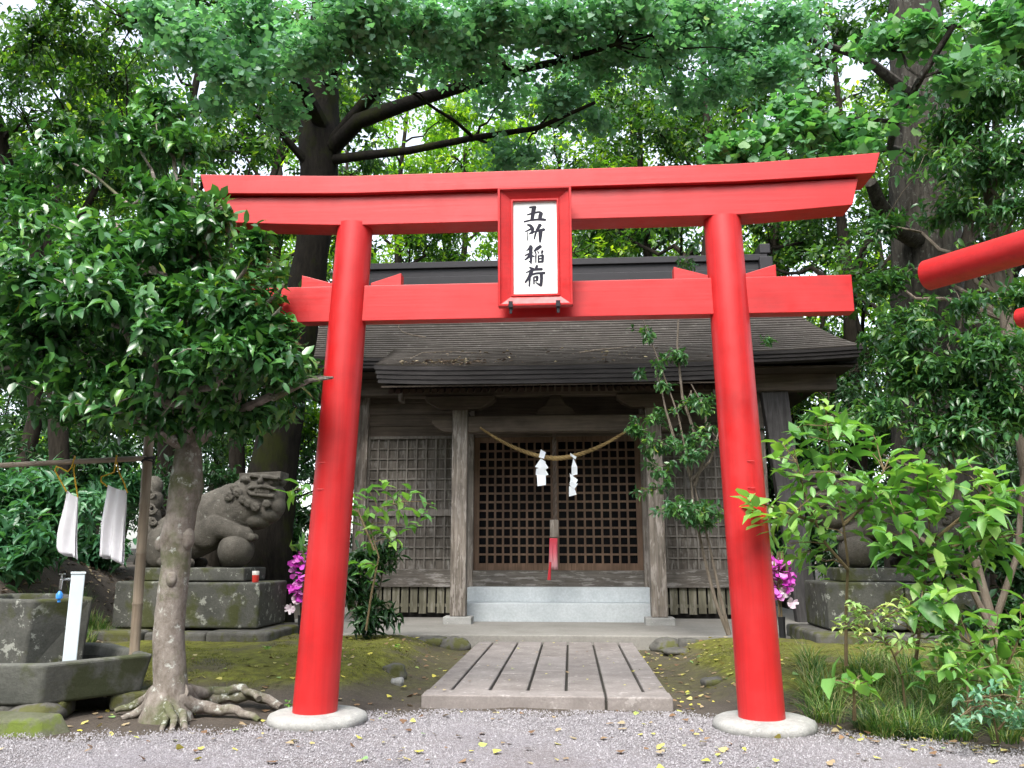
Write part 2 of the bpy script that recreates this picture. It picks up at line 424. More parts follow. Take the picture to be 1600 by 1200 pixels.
def sticks_into(mb, P0, P1, r0, r1, sides=4):
    for p0, p1 in zip(P0, P1):
        p0 = Vector(p0); p1 = Vector(p1)
        if (p1 - p0).length < 1e-4: continue
        mid = (p0 + p1) / 2 + Vector((0, 0, .03 * (p1 - p0).length))
        mb.tube([p0, mid, p1], [r0, (r0 + r1) / 2, r1], sides, caps=False)
def curve_pts(a, b, rng, n=6, sag=0.0, wob=.06):
    a = Vector(a); b = Vector(b); L = (b - a).length
    o = []
    for i in range(n + 1):
        t = i / n; p = a.lerp(b, t)
        k = math.sin(PI * t)
        p = p + Vector((rng.normal(), rng.normal(), rng.normal())) * wob * L * k * .5 + Vector((0, 0, sag * L * k))
        o.append(p)
    return o

# ------------------------------------------------------------------ ground
def sm(a, b, x):
    t = np.clip((np.asarray(x, float) - a) / (b - a), 0, 1); return t * t * (3 - 2 * t)
def wav(x, y): return .5 * np.sin(x * 1.7 + y * .9) + .3 * np.sin(x * 3.1 - y * 2.3 + 1) + .2 * np.sin(x * 6.3 + y * 5.1 + 2)
def gh(x, y):
    x = np.asarray(x, float); y = np.asarray(y, float)
    left = .27 * sm(8.3, 10.3, y + .12 * wav(x, y)) * sm(-1.75, -2.7, x + .15 * wav(y, x)) * (1 - sm(13.2, 14.2, y) * .6)
    right = .27 * sm(8.1, 10.0, y + .12 * wav(x, y)) * sm(1.3, 2.3, x + .15 * wav(y, x)) * (1 - sm(13.2, 14.2, y) * .5)
    bank = 1.15 * sm(-6.9, -8.3, x) * sm(8.6, 11, y)
    far = .5 * sm(20, 40, y)
    return left + right + bank + far + .018 * wav(x * 2, y * 2) * sm(8.0, 9, y) - .02
def gh1(x, y): return float(gh(x, y))
GX = [-5.3, -4.3, -3.2, -2.6, -1.55, 1.0, 1.45, 2.4, 3.4, 4.5]; GY = [6.75, 7.05, 7.3, 7.75, 8.35, 8.55, 8.2, 7.55, 7.1, 6.7]
def gravel_edge(x): return np.interp(x, GX, GY)

def grid(name, xs, ys, fn):
    X, Y = np.meshgrid(xs, ys); Z = fn(X, Y)
    V = np.stack([X, Y, Z], -1).reshape(-1, 3); nx = len(xs); ny = len(ys)
    i = (np.arange(ny - 1)[:, None] * nx + np.arange(nx - 1)[None, :]).ravel()
    return V, np.stack([i, i + 1, i + nx + 1, i + nx], -1)
xs = np.concatenate([np.linspace(-300, -30, 12), np.linspace(-28, -9.5, 20), np.linspace(-9, 8, 190), np.linspace(8.5, 28, 20), np.linspace(32, 300, 12)])
ys = np.concatenate([np.linspace(-60, -4, 10), np.linspace(-2, 5.5, 10), np.linspace(5.8, 15, 120), np.linspace(15.5, 45, 30), np.linspace(50, 400, 14)])
V, Fq = grid('ground', xs, ys, gh)
# moss map: on the mounds
rngG = np.random.default_rng(3)
mx, my = V[:, 0], V[:, 1]
mossv = sm(.06, .18, V[:, 2]) * (1 - sm(14.2, 15.5, my)) * (1 - sm(-6.3, -7, mx)) + .25 * sm(8.8, 10, my) * (1 - sm(14.2, 15.5, my)) * (np.abs(mx) < 4)
m, t, p, o = nt('forest_soil')
a = N(t, 'ShaderNodeAttribute', attribute_name='tone')
v = coords(t)
n1 = noise(t, v, 3.2, 8, .7); n2 = noise(t, v, 40, 6, .7); n3 = noise(t, v, 1.1, 5, .6)
soil = ramp(t, n1, [(.3, (.038, .031, .026)), (.7, (.09, .075, .064))])
lit = ramp(t, n2, [(.35, (.03, .024, .018)), (.55, (.10, .075, .05)), (.68, (.21, .17, .12))])
soil = mixc(t, .35, soil, lit)
mosc = ramp(t, noise(t, v, 9, 8, .7), [(.28, (.04, .04, .007)), (.5, (.12, .12, .014)), (.7, (.21, .235, .025))])
ad = N(t, 'ShaderNodeMath', operation='MULTIPLY'); t.links.new(a.outputs['Fac'], ad.inputs[0])
mm = N(t, 'ShaderNodeMapRange'); mm.inputs[1].default_value = .36; mm.inputs[2].default_value = .5; mm.inputs[3].default_value = 0.3; mm.inputs[4].default_value = 1.3
t.links.new(n3, mm.inputs[0]); t.links.new(mm.outputs[0], ad.inputs[1])
t.links.new(mixc(t, ad.outputs[0], soil, mosc), p.inputs['Base Color']); p.inputs['Roughness'].default_value = .95
bump(t, p, noise(t, v, 26, 10, .75), .7, .04)
tag(link('ground', np_mesh('ground', V, [Fq], mossv, True), None, m), kind='structure')

# gravel forecourt: a sheet just above the soil with loose stones on it
gx = np.linspace(-9, 9, 120); rows = 40
Vg = []
for x in gx:
    e = float(gravel_edge(x)) + .12 * math.sin(x * 5) + .07 * math.sin(x * 13 + 1)
    for k in range(rows + 1):
        tt = k / rows; y = 3.0 + (e - 3.0) * tt
        Vg.append((x, y, .012 + .012 * math.sin(x * 2.1 + y * 1.3) * .5 - .03 * tt ** 12))
Vg = np.array(Vg); i = (np.arange(len(gx) - 1)[:, None] * (rows + 1) + np.arange(rows)[None, :]).ravel()
Fg = np.stack([i, i + rows + 1, i + rows + 2, i + 1], -1)
m, t, p, o = nt('gravel_bed'); v = coords(t)
vo = N(t, 'ShaderNodeTexVoronoi', Scale=70.0); t.links.new(v, vo.inputs['Vector'])
c = ramp(t, vo.outputs['Color'], [(.1, (.11, .10, .107)), (.9, (.27, .255, .275))])
c = mixc(t, ramp(t, noise(t, v, 1.3, 6, .65), [(.35, (.45,) * 3), (.55, (0,) * 3)]), c, (.15, .13, .125))
t.links.new(c, p.inputs['Base Color']); p.inputs['Roughness'].default_value = .9
bump(t, p, vo.outputs['Distance'], .8, .012)
tag(link('gravel_forecourt', np_mesh('gravel_forecourt', Vg, [Fg]), None, m), kind='structure')
rng = np.random.default_rng(11)
n = 95000
px_ = rng.uniform(-5.6, 4.8, n); py_ = 5.7 + rng.random(n) ** .8 * 3.1
keep = py_ < gravel_edge(px_) + .10 * np.sin(px_ * 9) + rng.normal(size=n) * .10
keep &= ~((px_ > -1.6) & (px_ < 1.05) & (py_ > 8.5))
px_, py_ = px_[keep], py_[keep]; n = len(px_)
s = rng.uniform(.003, .008, n) * np.where(rng.random(n) < .04, 1.8, 1); th = rng.random(n) * 6.28
ang = th[:, None] + np.array([0, 1.25, 2.5, 3.8, 5.0])[None, :] + rng.normal(size=(n, 5)) * .2
rr = s[:, None] * rng.uniform(.7, 1.3, (n, 5))
bx = np.stack([px_[:, None] + np.cos(ang) * rr, py_[:, None] + np.sin(ang) * rr, np.broadcast_to(.012 + 0 * rr, rr.shape)], -1)
tp = np.stack([px_ + rng.normal(size=n) * .2 * s, py_ + rng.normal(size=n) * .2 * s, .016 + s * rng.uniform(.6, 1.1, n)], -1)[:, None, :]
Vp = np.concatenate([bx, tp], 1).reshape(-1, 3); b0 = (np.arange(n) * 6)[:, None]
Fp = np.concatenate([b0 + np.array([[k, (k + 1) % 5, 5]]) for k in range(5)])
M['pebble'] = leafmat('gravel_stone', [(0, (.135, .128, .132)), (.4, (.20, .19, .20)), (.85, (.265, .255, .27)), (1, (.36, .35, .365))], .85, 0, (1, 1, 1))
tag(link('gravel', np_mesh('gravel', Vp, [Fp], np.repeat(rng.random(n), 6)), None, M['pebble']), 'loose grey gravel stones spread over the forecourt', 'gravel', kind='stuff')

# ------------------------------------------------------------------ stone path and platform
PF, PBK = 8.72, 13.95
path = link('stone_path', None); tag(path, kind='structure')
PL, PR = -1.53, .99
mb = MB(); mb.b2((PL + .02, PF + .02, -.1), (PR - .02, PBK - .02, .055)); mb.build('bed', M['joint'], path)
def slab(lo, hi, mat, tilt=0):
    mb = MB(); mb.b2(lo, hi); return mb.build('slab', mat, path, .016, 3)
rs = random.Random(5)
mid = .33
slab((PL, PF, -.06), (mid - .012, PF + .33, .105), M['slab']); slab((mid + .012, PF + .005, -.06), (PR, PF + .33, .102), M['slab'])
e = .26
cols = [PL, PL + e] + [PL + e + (PR - PL - 2 * e) * k / 5 for k in range(1, 5)] + [PR - e, PR]
for i in range(len(cols) - 1):
    y = PF + .34
    cuts = sorted(rs.uniform(1.2, 4.0) for _ in range(2))
    if cuts[1] - cuts[0] < .9: cuts[1] = min(cuts[0] + 1.5, 4.5)
    yy = [y] + [PF + .34 + c for c in cuts] + [PBK]
    for k in range(3):
        g = .005 if k else 0
        slab((cols[i] + .014, yy[k] + g, -.06), (cols[i + 1] - .014, yy[k + 1] - .004, .10 + rs.uniform(-.004, .004)), M['slab' if rs.random() < .6 else 'slab2'])

PT = .20
mb = MB(); mb.b2((-5.6, 14.0, -.3), (5.2, 23.5, PT))
tag(mb.build('shrine_pavement', M['concrete'], None, .02), kind='structure')

rng_r = random.Random(8)
def rock(name, c, size, mat, label=None, group=None, parent=None, seed=1):
    bm = bmesh.new(); bmesh.ops.create_icosphere(bm, subdivisions=3, radius=1)
    rr = random.Random(seed)
    ph = [rr.uniform(0, 6) for _ in range(6)]
    for v_ in bm.verts:
        q = v_.co
        k = 1 + .16 * math.sin(q.x * 2.6 + ph[0]) + .13 * math.sin(q.y * 3.1 + ph[1]) + .13 * math.sin(q.z * 3.3 + ph[2]) + .05 * math.sin(q.x * 7 + q.y * 6 + ph[3])
        # squarer than a ball
        mx_ = max(abs(q.x), abs(q.y), abs(q.z)); k *= (1 / mx_) ** .5
        v_.co = Vector((q.x * size[0] * k, q.y * size[1] * k, q.z * size[2] * k))
    for f in bm.faces: f.smooth = True
    me = bpy.data.meshes.new(name); bm.to_mesh(me); bm.free()
    o = link(name, me, parent, mat, c)
    if label: tag(o, label, 'stone', group)
    return o
k = 0
for (px, w, lab) in ((610, .30, 'mossy edge stone of the platform beside the dark leafy plant'), (668, .33, 'rounded mossy edge stone between dark plant and path'),
                     (712, .30, 'grey edge stone at the near end of the path joints'), (1040, .30, 'flat dark edge stone right beside the far path corner'),
                     (1085, .34, 'large mossy edge stone between path and thin sapling'), (1128, .2, 'small broken edge stone at the foot of the thin sapling')):
    q = at(px, 1000, 13.88); k += 1
    rock('edge_stone', (q.x, 13.83, .06), (w * .8, .13, .12), M['rock'], lab, 'edge stones of the shrine platform', seed=k)
q = at(610, 1055, 10.2); rock('boulder', (q.x, 10.4, gh1(q.x, 10.4) + .02), (.17, .12, .09), M['rock'], 'smooth grey stone half sunk in the moss by the path', seed=21)
q = at(614, 1068, 9.7); rock('boulder', (q.x, 9.9, gh1(q.x, 9.9) + .01), (.06, .05, .06), M['granite'], 'small pale angular stone just below the smooth grey one', seed=22)
q = at(1115, 1060, 10.0); rock('boulder', (q.x, 10.2, gh1(q.x, 10.2)), (.12, .1, .07), M['rock'], 'brownish stone in the moss beside the right red pillar', seed=23)
q = at(1070, 1012, 13.3); rock('boulder', (q.x, 13.3, .03), (.3, .16, .07), M['rock'], 'flat dark stone in the soil before the platform edge', seed=24)

# ------------------------------------------------------------------ torii gate
GYA = 7.75                                  # depth of the pillar axes
gate = thing('torii_gate', 'tall vermilion torii gate standing on two stone discs before the shrine', 'torii gate', (-.345, GYA, 0))
GO = Vector((-.345, GYA, 0))
pl_b = at(491.5, 1119, 7.55); pr_b = at(1191, 1130, 7.55)
pl_t = at(555.5, 347, 7.57); pr_t = at(1128, 337, 7.57)
for b_, t_ in ((pl_b, pl_t), (pr_b, pr_t)):
    bx_, tx_ = b_.x * GYA / 7.55, t_.x * GYA / 7.57
    mb = MB(GO)
    n_ = 14; pts = []; rad = []
    for i in range(n_ + 1):
        q = i / n_; pts.append(Vector((bx_ + (tx_ - bx_) * q, GYA, .085 + (t_.z - .06) * q))); rad.append(.199 - .021 * q)
    mb.tube(pts, rad, 40)
    pil = mb.build('pillar', M['red_z'], gate)
    # iron staples left in the pillar face
    for (sx, sy) in (((512, 722), (510, 764)) if b_ is pl_b else ((1166, 720), (1167, 762))):
        q = at(sx, sy, 7.55); xx = (bx_ + (tx_ - bx_) * (q.z / t_.z)); dx = max(-.15, min(.15, q.x * GYA / 7.55 - xx))
        r_ = .199 - .021 * q.z / t_.z; yy = GYA - math.sqrt(r_ * r_ - dx * dx)
        sb = MB(GO); w_ = .03
        sb.tube([(xx + dx - w_, yy + .02, q.z), (xx + dx - w_, yy - .012, q.z), (xx + dx + w_, yy - .012, q.z), (xx + dx + w_, yy + .02, q.z)], .0035, 6)
        sb.build('staple', M['red_z'], pil)
    # foundation stone
    fb = MB(GO); cx = bx_
    fb.lathe((cx + .02, GYA + .02, 0), [(.38, -.06), (.435, .01), (.445, .045), (.43, .08), (.38, .102), (.2, .108)], 40, (1, .95), wob=.03, seed=int(cx * 10) + 40)
    fb.build('foundation_stone', M['granite'], gate)

def beam(name, prof, mat, ypl, yph, endcut=None):
    """prof: list of (x, zbottom, ztop, xshift_top) cross-sections"""
    mb = MB(GO); vs = []; fs = []
    for (x, zb, zt, sh, yl, yh) in prof:
        vs += [(x, ypl + yl, zb), (x, yph + yh, zb), (x + sh, yph + yh, zt), (x + sh, ypl + yl, zt)]
    n_ = len(prof)
    for i in range(n_ - 1):
        for k in range(4):
            k2 = (k + 1) % 4; fs.append([i * 4 + k, i * 4 + k2, i * 4 + 4 + k2, i * 4 + 4 + k])
    fs += [[0, 1, 2, 3], [4 * n_ - 1, 4 * n_ - 2, 4 * n_ - 3, 4 * n_ - 4]]
    mb.add(vs, fs); return mb.build(name, mat, gate, .006, 2)
YS = 7.61                                   # front of the lower lintel
zc_b = at(835, 344, YS).z; zc_t = at(835, 297, YS).z; zk_t = at(835, 266, YS - .05).z
zr_b = at(1332, 320, YS).z; zr_t = at(1341, 278, YS).z
kx_l, kx_r = pl_t.x - .05, pr_t.x + .15
xr_b = at(1332, 320, YS).x; xr_t = at(1341, 278, YS).x
xl_b = 2 * GO.x - xr_b; xl_t = 2 * GO.x - xr_t
def lift(x0, x1, z0, z1, n=6):             # gentle upward sweep towards the ends
    return [(x0 + (x1 - x0) * i / n, z0 + (z1 - z0) * (i / n) ** 1.15) for i in range(n + 1)]
pr_ = []
for (x, z), (x2, z2) in zip(lift(kx_r, xr_b, zc_b, zr_b), lift(kx_r, xr_t, zc_t, zr_t)): pr_.append((x, z, z2 - .004, x2 - x, 0, 0))
pl_ = []
for (x, z), (x2, z2) in zip(lift(kx_l, xl_b, zc_b, zr_b), lift(kx_l, xl_t, zc_t, zr_t)): pl_.append((x, z, z2 - .004, x2 - x, 0, 0))
beam('lower_lintel', pl_[::-1] + pr_, M['red_x'], YS, 7.89)
YK = YS - .055
xk_t = at(1375, 238, YK).x; zk_rt = at(1375, 238, YK).z; xk_b = at(1367, 270, YK).x; zk_rb = at(1367, 270, YK).z
zkc_b = zc_t
pr_ = []
for (x, z), (x2, z2) in zip(lift(kx_r, xk_b, zkc_b, zk_rb), lift(kx_r, xk_t, zk_t, zk_rt)): pr_.append((x, z, z2, x2 - x, 0, 0))
pl_ = []
for (x, z), (x2, z2) in zip(lift(kx_l, 2 * GO.x - xk_b, zkc_b, zk_rb), lift(kx_l, 2 * GO.x - xk_t, zk_t, zk_rt)): pl_.append((x, z, z2, x2 - x, 0, 0))
beam('top_lintel', pl_[::-1] + pr_, M['red_x'], YK, 7.945)
# tie beam through both pillars
YN = 7.675
xn = at(1333, 458, YN).x; zn_t = at(1200, 432, YN).z; zn_b = at(1200, 489, YN).z
beam('tie_beam', [(2 * GO.x - xn, zn_b, zn_t, 0, 0, 0), (xn, zn_b, zn_t, 0, 0, 0)], M['red_x'], YN, 7.825)
for (ox, ix, h) in ((472, 523, 1), (627, 580, 1), (1053, 1106, 1), (1213, 1160, 1)):
    Xo = at(ox, 425, YN + .01).x; Xi = at(ix, 425, YN + .01).x
    wb_ = MB(GO); z0 = zn_t - .006; zo = zn_t + .125; zi = zn_t + .03
    y0, y1 = YN + .012, 7.813
    lo, hi, zl, zh = (Xo, Xi, zo, zi) if Xo < Xi else (Xi, Xo, zi, zo)
    wb_.prism([(lo, y0, z0), (hi, y0, z0), (hi, y1, z0), (lo, y1, z0)], [(lo, y0, zl), (hi, y0, zh), (hi, y1, zh), (lo, y1, zl)])
    wb_.build('wedge', M['red_x'], gate, .004)

# ------------------------------------------------------------------ name plaque
q1 = at(778, 294, 7.40); q2 = at(893, 478, 7.52)
pc = at(836, 386, 7.46)
hw, hh = (at(893, 386, 7.46).x - at(778, 386, 7.46).x) / 2, (q1.z - q2.z) / 2
plq = thing('name_plaque', 'red framed white plaque with black brush writing fixed to the gate middle', 'plaque', pc)
plq.rotation_euler = (R(4.5), 0, 0)
mppx = 2 * hw / 115.0
iw, ih = 34.2 * mppx, 70.5 * mppx * 1.06
def ring(outer, inner, y0, y1):
    a = [(-outer[0], y0, -outer[1]), (outer[0], y0, -outer[1]), (outer[0], y0, outer[1]), (-outer[0], y0, outer[1])]
    b = [(-inner[0], y1, -inner[1]), (inner[0], y1, -inner[1]), (inner[0], y1, inner[1]), (-inner[0], y1, inner[1])]
    return a, b
mb = MB()
O = (hw, hh); O2 = (hw - .022, hh - .022); I2 = (iw + .022, ih + .022); I = (iw, ih)
loops_ = [ring(O, O, .06, .06)[0], ring(O, O, -.055, 0)[0], ring(O2, O, -.055, 0)[0], ring(O2, O, -.03, 0)[0], ring(I2, O, .005, 0)[0], ring(I2, O, -.008, 0)[0], ring(I, O, -.008, 0)[0], ring(I, O, .03, 0)[0]]
vs_ = [p_ for l_ in loops_ for p_ in l_]; fs_ = []
for i in range(len(loops_) - 1):
    for k in range(4):
        k2 = (k + 1) % 4; fs_.append([i * 4 + k, i * 4 + k2, i * 4 + 4 + k2, i * 4 + 4 + k])
fs_.append([0, 1, 2, 3]); mb.add(vs_, fs_)
mb.build('frame', M['red_x'], plq, .003, 1)
mb = MB(); mb.b2((-iw - .004, .022, -ih - .004), (iw + .004, .045, ih + .004)); panel = mb.build('panel', M['white_panel'], plq)
# brush strokes measured on the plaque
SA = [  # first two characters
 [(300,155,46),(380,142,44),(470,150,60)], [(430,140,104),(400,280,92),(370,470,80)], [(240,345,38),(360,312,44),(560,272,48),(640,302,40)],
 [(620,302,86),(592,380,90),(578,475,84)], [(150,525,44),(300,492,44),(480,475,48),(650,475,66),(738,492,54)],
 [(240,600,42),(330,632,72),(385,715,78),(375,800,60),(290,850,32)], [(180,785,28),(260,752,38),(345,715,56)], [(235,775,14),(255,890,27),(235,1020,24)],
 [(350,830,56),(440,782,34)], [(590,605,86),(540,690,70),(485,765,50),(455,860,44),(422,988,30)], [(480,782,46),(580,757,56),(695,742,74)], [(595,770,98),(590,900,84),(578,1072,42)]]
SB = [
 [(322,130,86),(265,190,50),(195,245,16)], [(312,150,80),(300,300,72),(312,420,60),(312,562,26)], [(155,355,28),(260,315,46),(345,288,38)],
 [(290,340,58),(230,410,52),(152,462,28)], [(312,350,48),(392,390,32)], [(250,485,20),(312,525,48)],
 [(562,132,66),(470,190,78),(388,252,30)], [(420,268,34),(442,340,28)], [(478,258,26),(512,312,28)], [(600,245,50),(580,315,38)],
 [(432,350,34),(430,530,28)], [(497,360,34),(495,530,34)], [(495,377,28),(612,357,50)], [(605,360,56),(600,520,48)], [(500,442,32),(600,432,32)], [(492,517,40),(612,510,42)],
 [(268,640,34),(365,690,66)], [(462,600,52),(432,682,58)], [(178,772,22),(320,712,46),(450,692,56),(585,692,56)],
 [(330,705,76),(282,850,76),(160,1008,36)], [(278,860,48),(262,1102,36)], [(312,822,46),(450,787,42),(650,787,58)], [(567,802,68),(567,950,68),(552,1095,58)],
 [(418,1008,16),(545,1085,56)], [(375,882,38),(380,1050,32)], [(375,882,32),(470,872,54)], [(465,872,56),(457,962,50)], [(390,972,22),(470,957,38)]]
mb = MB(); si = 0
def stroke(pts, sx, oy):
    global si
    P = [(((810 + x / sx) - 836) * mppx, (385.5 - (oy + y / sx)) * mppx * 1.06, w / sx / 2 * mppx * 1.25) for x, y, w in pts]
    # refine
    Q = []
    for i in range(len(P) - 1):
        for k in range(6):
            t_ = k / 6; Q.append(tuple(P[i][j] * (1 - t_) + P[i + 1][j] * t_ for j in range(3)))
    Q.append(P[-1])
    for _ in range(2): Q = [Q[0]] + [tuple((Q[i - 1][j] + 2 * Q[i][j] + Q[i + 1][j]) / 4 for j in range(3)) for i in range(1, len(Q) - 1)] + [Q[-1]]
    L_ = []; R_ = []
    for i, (x, z, r_) in enumerate(Q):
        a_ = Q[max(i - 1, 0)]; b_ = Q[min(i + 1, len(Q) - 1)]; dx, dz = b_[0] - a_[0], b_[1] - a_[1]; l = math.hypot(dx, dz) or 1
        nx_, nz_ = -dz / l, dx / l; L_.append((x + nx_ * r_, z + nz_ * r_)); R_.append((x - nx_ * r_, z - nz_ * r_))
    # rounded start and tapered end
    x, z, r_ = Q[0]; dx, dz = Q[1][0] - x, Q[1][1] - z; l = math.hypot(dx, dz) or 1; st = (x - dx / l * r_ * .5, z - dz / l * r_ * .5)
    x, z, r_ = Q[-1]; dx, dz = x - Q[-2][0], z - Q[-2][1]; l = math.hypot(dx, dz) or 1; en = (x + dx / l * r_ * .7, z + dz / l * r_ * .7)
    yb = .0215 - si * .00006; si += 1
    vs_ = [(x, yb, z) for x, z in L_] + [(x, yb, z) for x, z in R_] + [(st[0], yb, st[1]), (en[0], yb, en[1])]
    n_ = len(L_); fs_ = [[i, i + 1, n_ + i + 1, n_ + i] for i in range(n_ - 1)] + [[2 * n_, 0, n_], [2 * n_ + 1, 2 * n_ - 1, n_ - 1]]
    mb.add(vs_, fs_)
for s_ in SA: stroke(s_, 17.14, 315)
for s_ in SB: stroke(s_, 16.0, 375)
mb.build('lettering', M['ink'], panel)
for sx_ in (-38 * mppx, 35 * mppx):
    mb = MB(); zb = -hh
    mb.box((sx_, -.062, zb + .015), (.042, .012, .06)); mb.box((sx_, -.004, zb - .013), (.036, .12, .012)); mb.box((sx_, -.045, zb - .045), (.026, .014, .055))
    mb.build('bracket', M['iron'], plq, .002, 1)

# ------------------------------------------------------------------ neighbouring gate of round logs (only its beam end reaches into view)
zc = (ray(1447, 431) * 6.6).z + EYE; g0 = atz(1447, 431, zc); g1 = atz(1600, 386, zc)
d_ = (g1 - g0).normalized()
og = thing('log_torii_gate', 'red gate of plain round logs, its beam end reaching in beside the big trunk', 'torii gate', (g0.x, g0.y, 0))
OO = Vector((g0.x, g0.y, 0))
Lg = 4.2
mb = MB(OO); mb.tube([g0, g0 + d_ * .012, g0 + d_ * Lg], [.112, .122, .124], 32); mb.build('top_log', M['red_x'], og)
g2 = atz(1592, 500, 0) if False else ray(1591, 498) * 5.9 + Vector((0, 0, EYE))
mb = MB(OO); mb.tube([g2, g2 + d_ * .01, g2 + d_ * (Lg - .9)], [.062, .07, .07], 24); mb.build('tie_log', M['red_x'], og)
for kk in (1.75, Lg - .6):
    f_ = g0 + d_ * kk; mb = MB(OO); mb.tube([(f_.x, f_.y, -.05), (f_.x, f_.y, zc - .1)], [.11, .1], 24); mb.build('pillar', M['red_z'], og)

# ------------------------------------------------------------------ shrine building
CX = -.26
shr = thing('shrine_hall', 'weathered wooden shrine hall with grey shingled roof and lattice doors', 'shrine', (CX, 17.55, PT))
SO = Vector((CX, 17.55, PT))
def SB_(): return MB(SO)
WY = 17.55                                   # front wall plane
PY = 16.18                                   # porch posts axis
xL, xR = CX - 1.895, CX + 1.895              # porch posts
wl, wr = CX - 4.22, CX + 4.22
ps = .125
for x in (xL, xR):
    mb = SB_(); mb.b2((x - .27, PY - .2, PT - .02), (x + .27, PY + .2, PT + .135)); mb.build('post_base', M['granite'], shr, .015)
    mb = SB_(); mb.box((x, PY, (PT + .135 + 4.3) / 2), (.30, .29, 4.3 - PT - .135)); pst = mb.build('porch_post', M['wood_post'], shr, .02)
# rainbow beam, bracket arms, purlin
zb = lambda py, Y=PY - .14: at(870, py, Y).z
rb_b, rb_t = zb(674), zb(648)
mb = SB_(); mb.b2((xL + .152, PY - .13, rb_b), (xR - .152, PY + .13, rb_t)); mb.build('rainbow_beam', M['wood_mid'], shr, .03, 3)
for s_, x in ((-1, xL), (1, xR)):            # carved beam noses outside the posts
    mb = SB_(); zz = (rb_b + rb_t) / 2; h_ = (rb_t - rb_b) / 2
    prof = [(0, -h_), (.18, -h_ * .9), (.33, -h_ * .35), (.42, h_ * .15), (.40, h_ * .7), (.25, h_), (0, h_)]
    f0 = [(x + s_ * (.152 + a_), PY - .11, zz + b_) for a_, b_ in prof]; f1 = [(x + s_ * (.152 + a_), PY + .11, zz + b_) for a_, b_ in prof]
    mb.prism(f0, f1); mb.build('beam_nose', M['wood_mid'], shr, .015)
for x in (xL, xR):                           # boat shaped bracket arms over the posts
    mb = SB_(); z1, z0 = zb(617), zb(637)
    w_ = .70
    prof = [(-w_, z1), (w_, z1), (w_, z1 - .07), (w_ - .1, z1 - .15), (w_ - .3, z0), (-w_ + .3, z0), (-w_ + .1, z1 - .15), (-w_, z1 - .07)]
    mb.prism([(x + a_, PY - .17, b_) for a_, b_ in prof], [(x + a_, PY + .13, b_) for a_, b_ in prof]); mb.build('bracket_arm', M['wood_mid'], shr, .012)
    mb = SB_(); mb.box((x, PY, (z0 + 4.3) / 2 - .004), (.36, .33, abs(z0 - 4.3) + .02)); mb.build('bearing_block', M['wood_mid'], shr, .02)
pz0, pz1 = zb(617) + .003, zb(602)
EW = 3.36                                    # half width of porch roof
mb = SB_(); mb.b2((CX - EW + .3, PY - .12, pz0), (CX + EW - .3, PY + .12, pz1)); mb.build('purlin', M['wood_mid'], shr, .015)
for s_ in (-1, 1):
    mb = SB_(); mb.box((CX + s_ * (EW - .262), PY, (pz0 + pz1) / 2 - .03), (.07, .34, .30)); mb.build('purlin_end_board', M['wood_post'], shr, .01)
mb = SB_(); zz0, zz1 = rb_t + .002, pz0      # frog leg strut
prof = [(-.42, 0), (-.34, .1), (-.2, .16), (-.1, .3), (.1, .3), (.2, .16), (.34, .1), (.42, 0)]
mb.prism([(CX + a_, PY - .1, zz0 + b_ * (zz1 - zz0) / .3) for a_, b_ in prof], [(CX + a_, PY + .06, zz0 + b_ * (zz1 - zz0) / .3) for a_, b_ in prof]); mb.build('frog_leg_strut', M['wood_dark'], shr, .02)
# connecting beams from porch posts back to the wall
for x in (xL, xR):
    mb = SB_(); mb.b2((x - .09, PY + .146, 4.12), (x + .09, WY - .01, 4.36)); mb.build('tie_beam', M['wood_dark'], shr, .01)

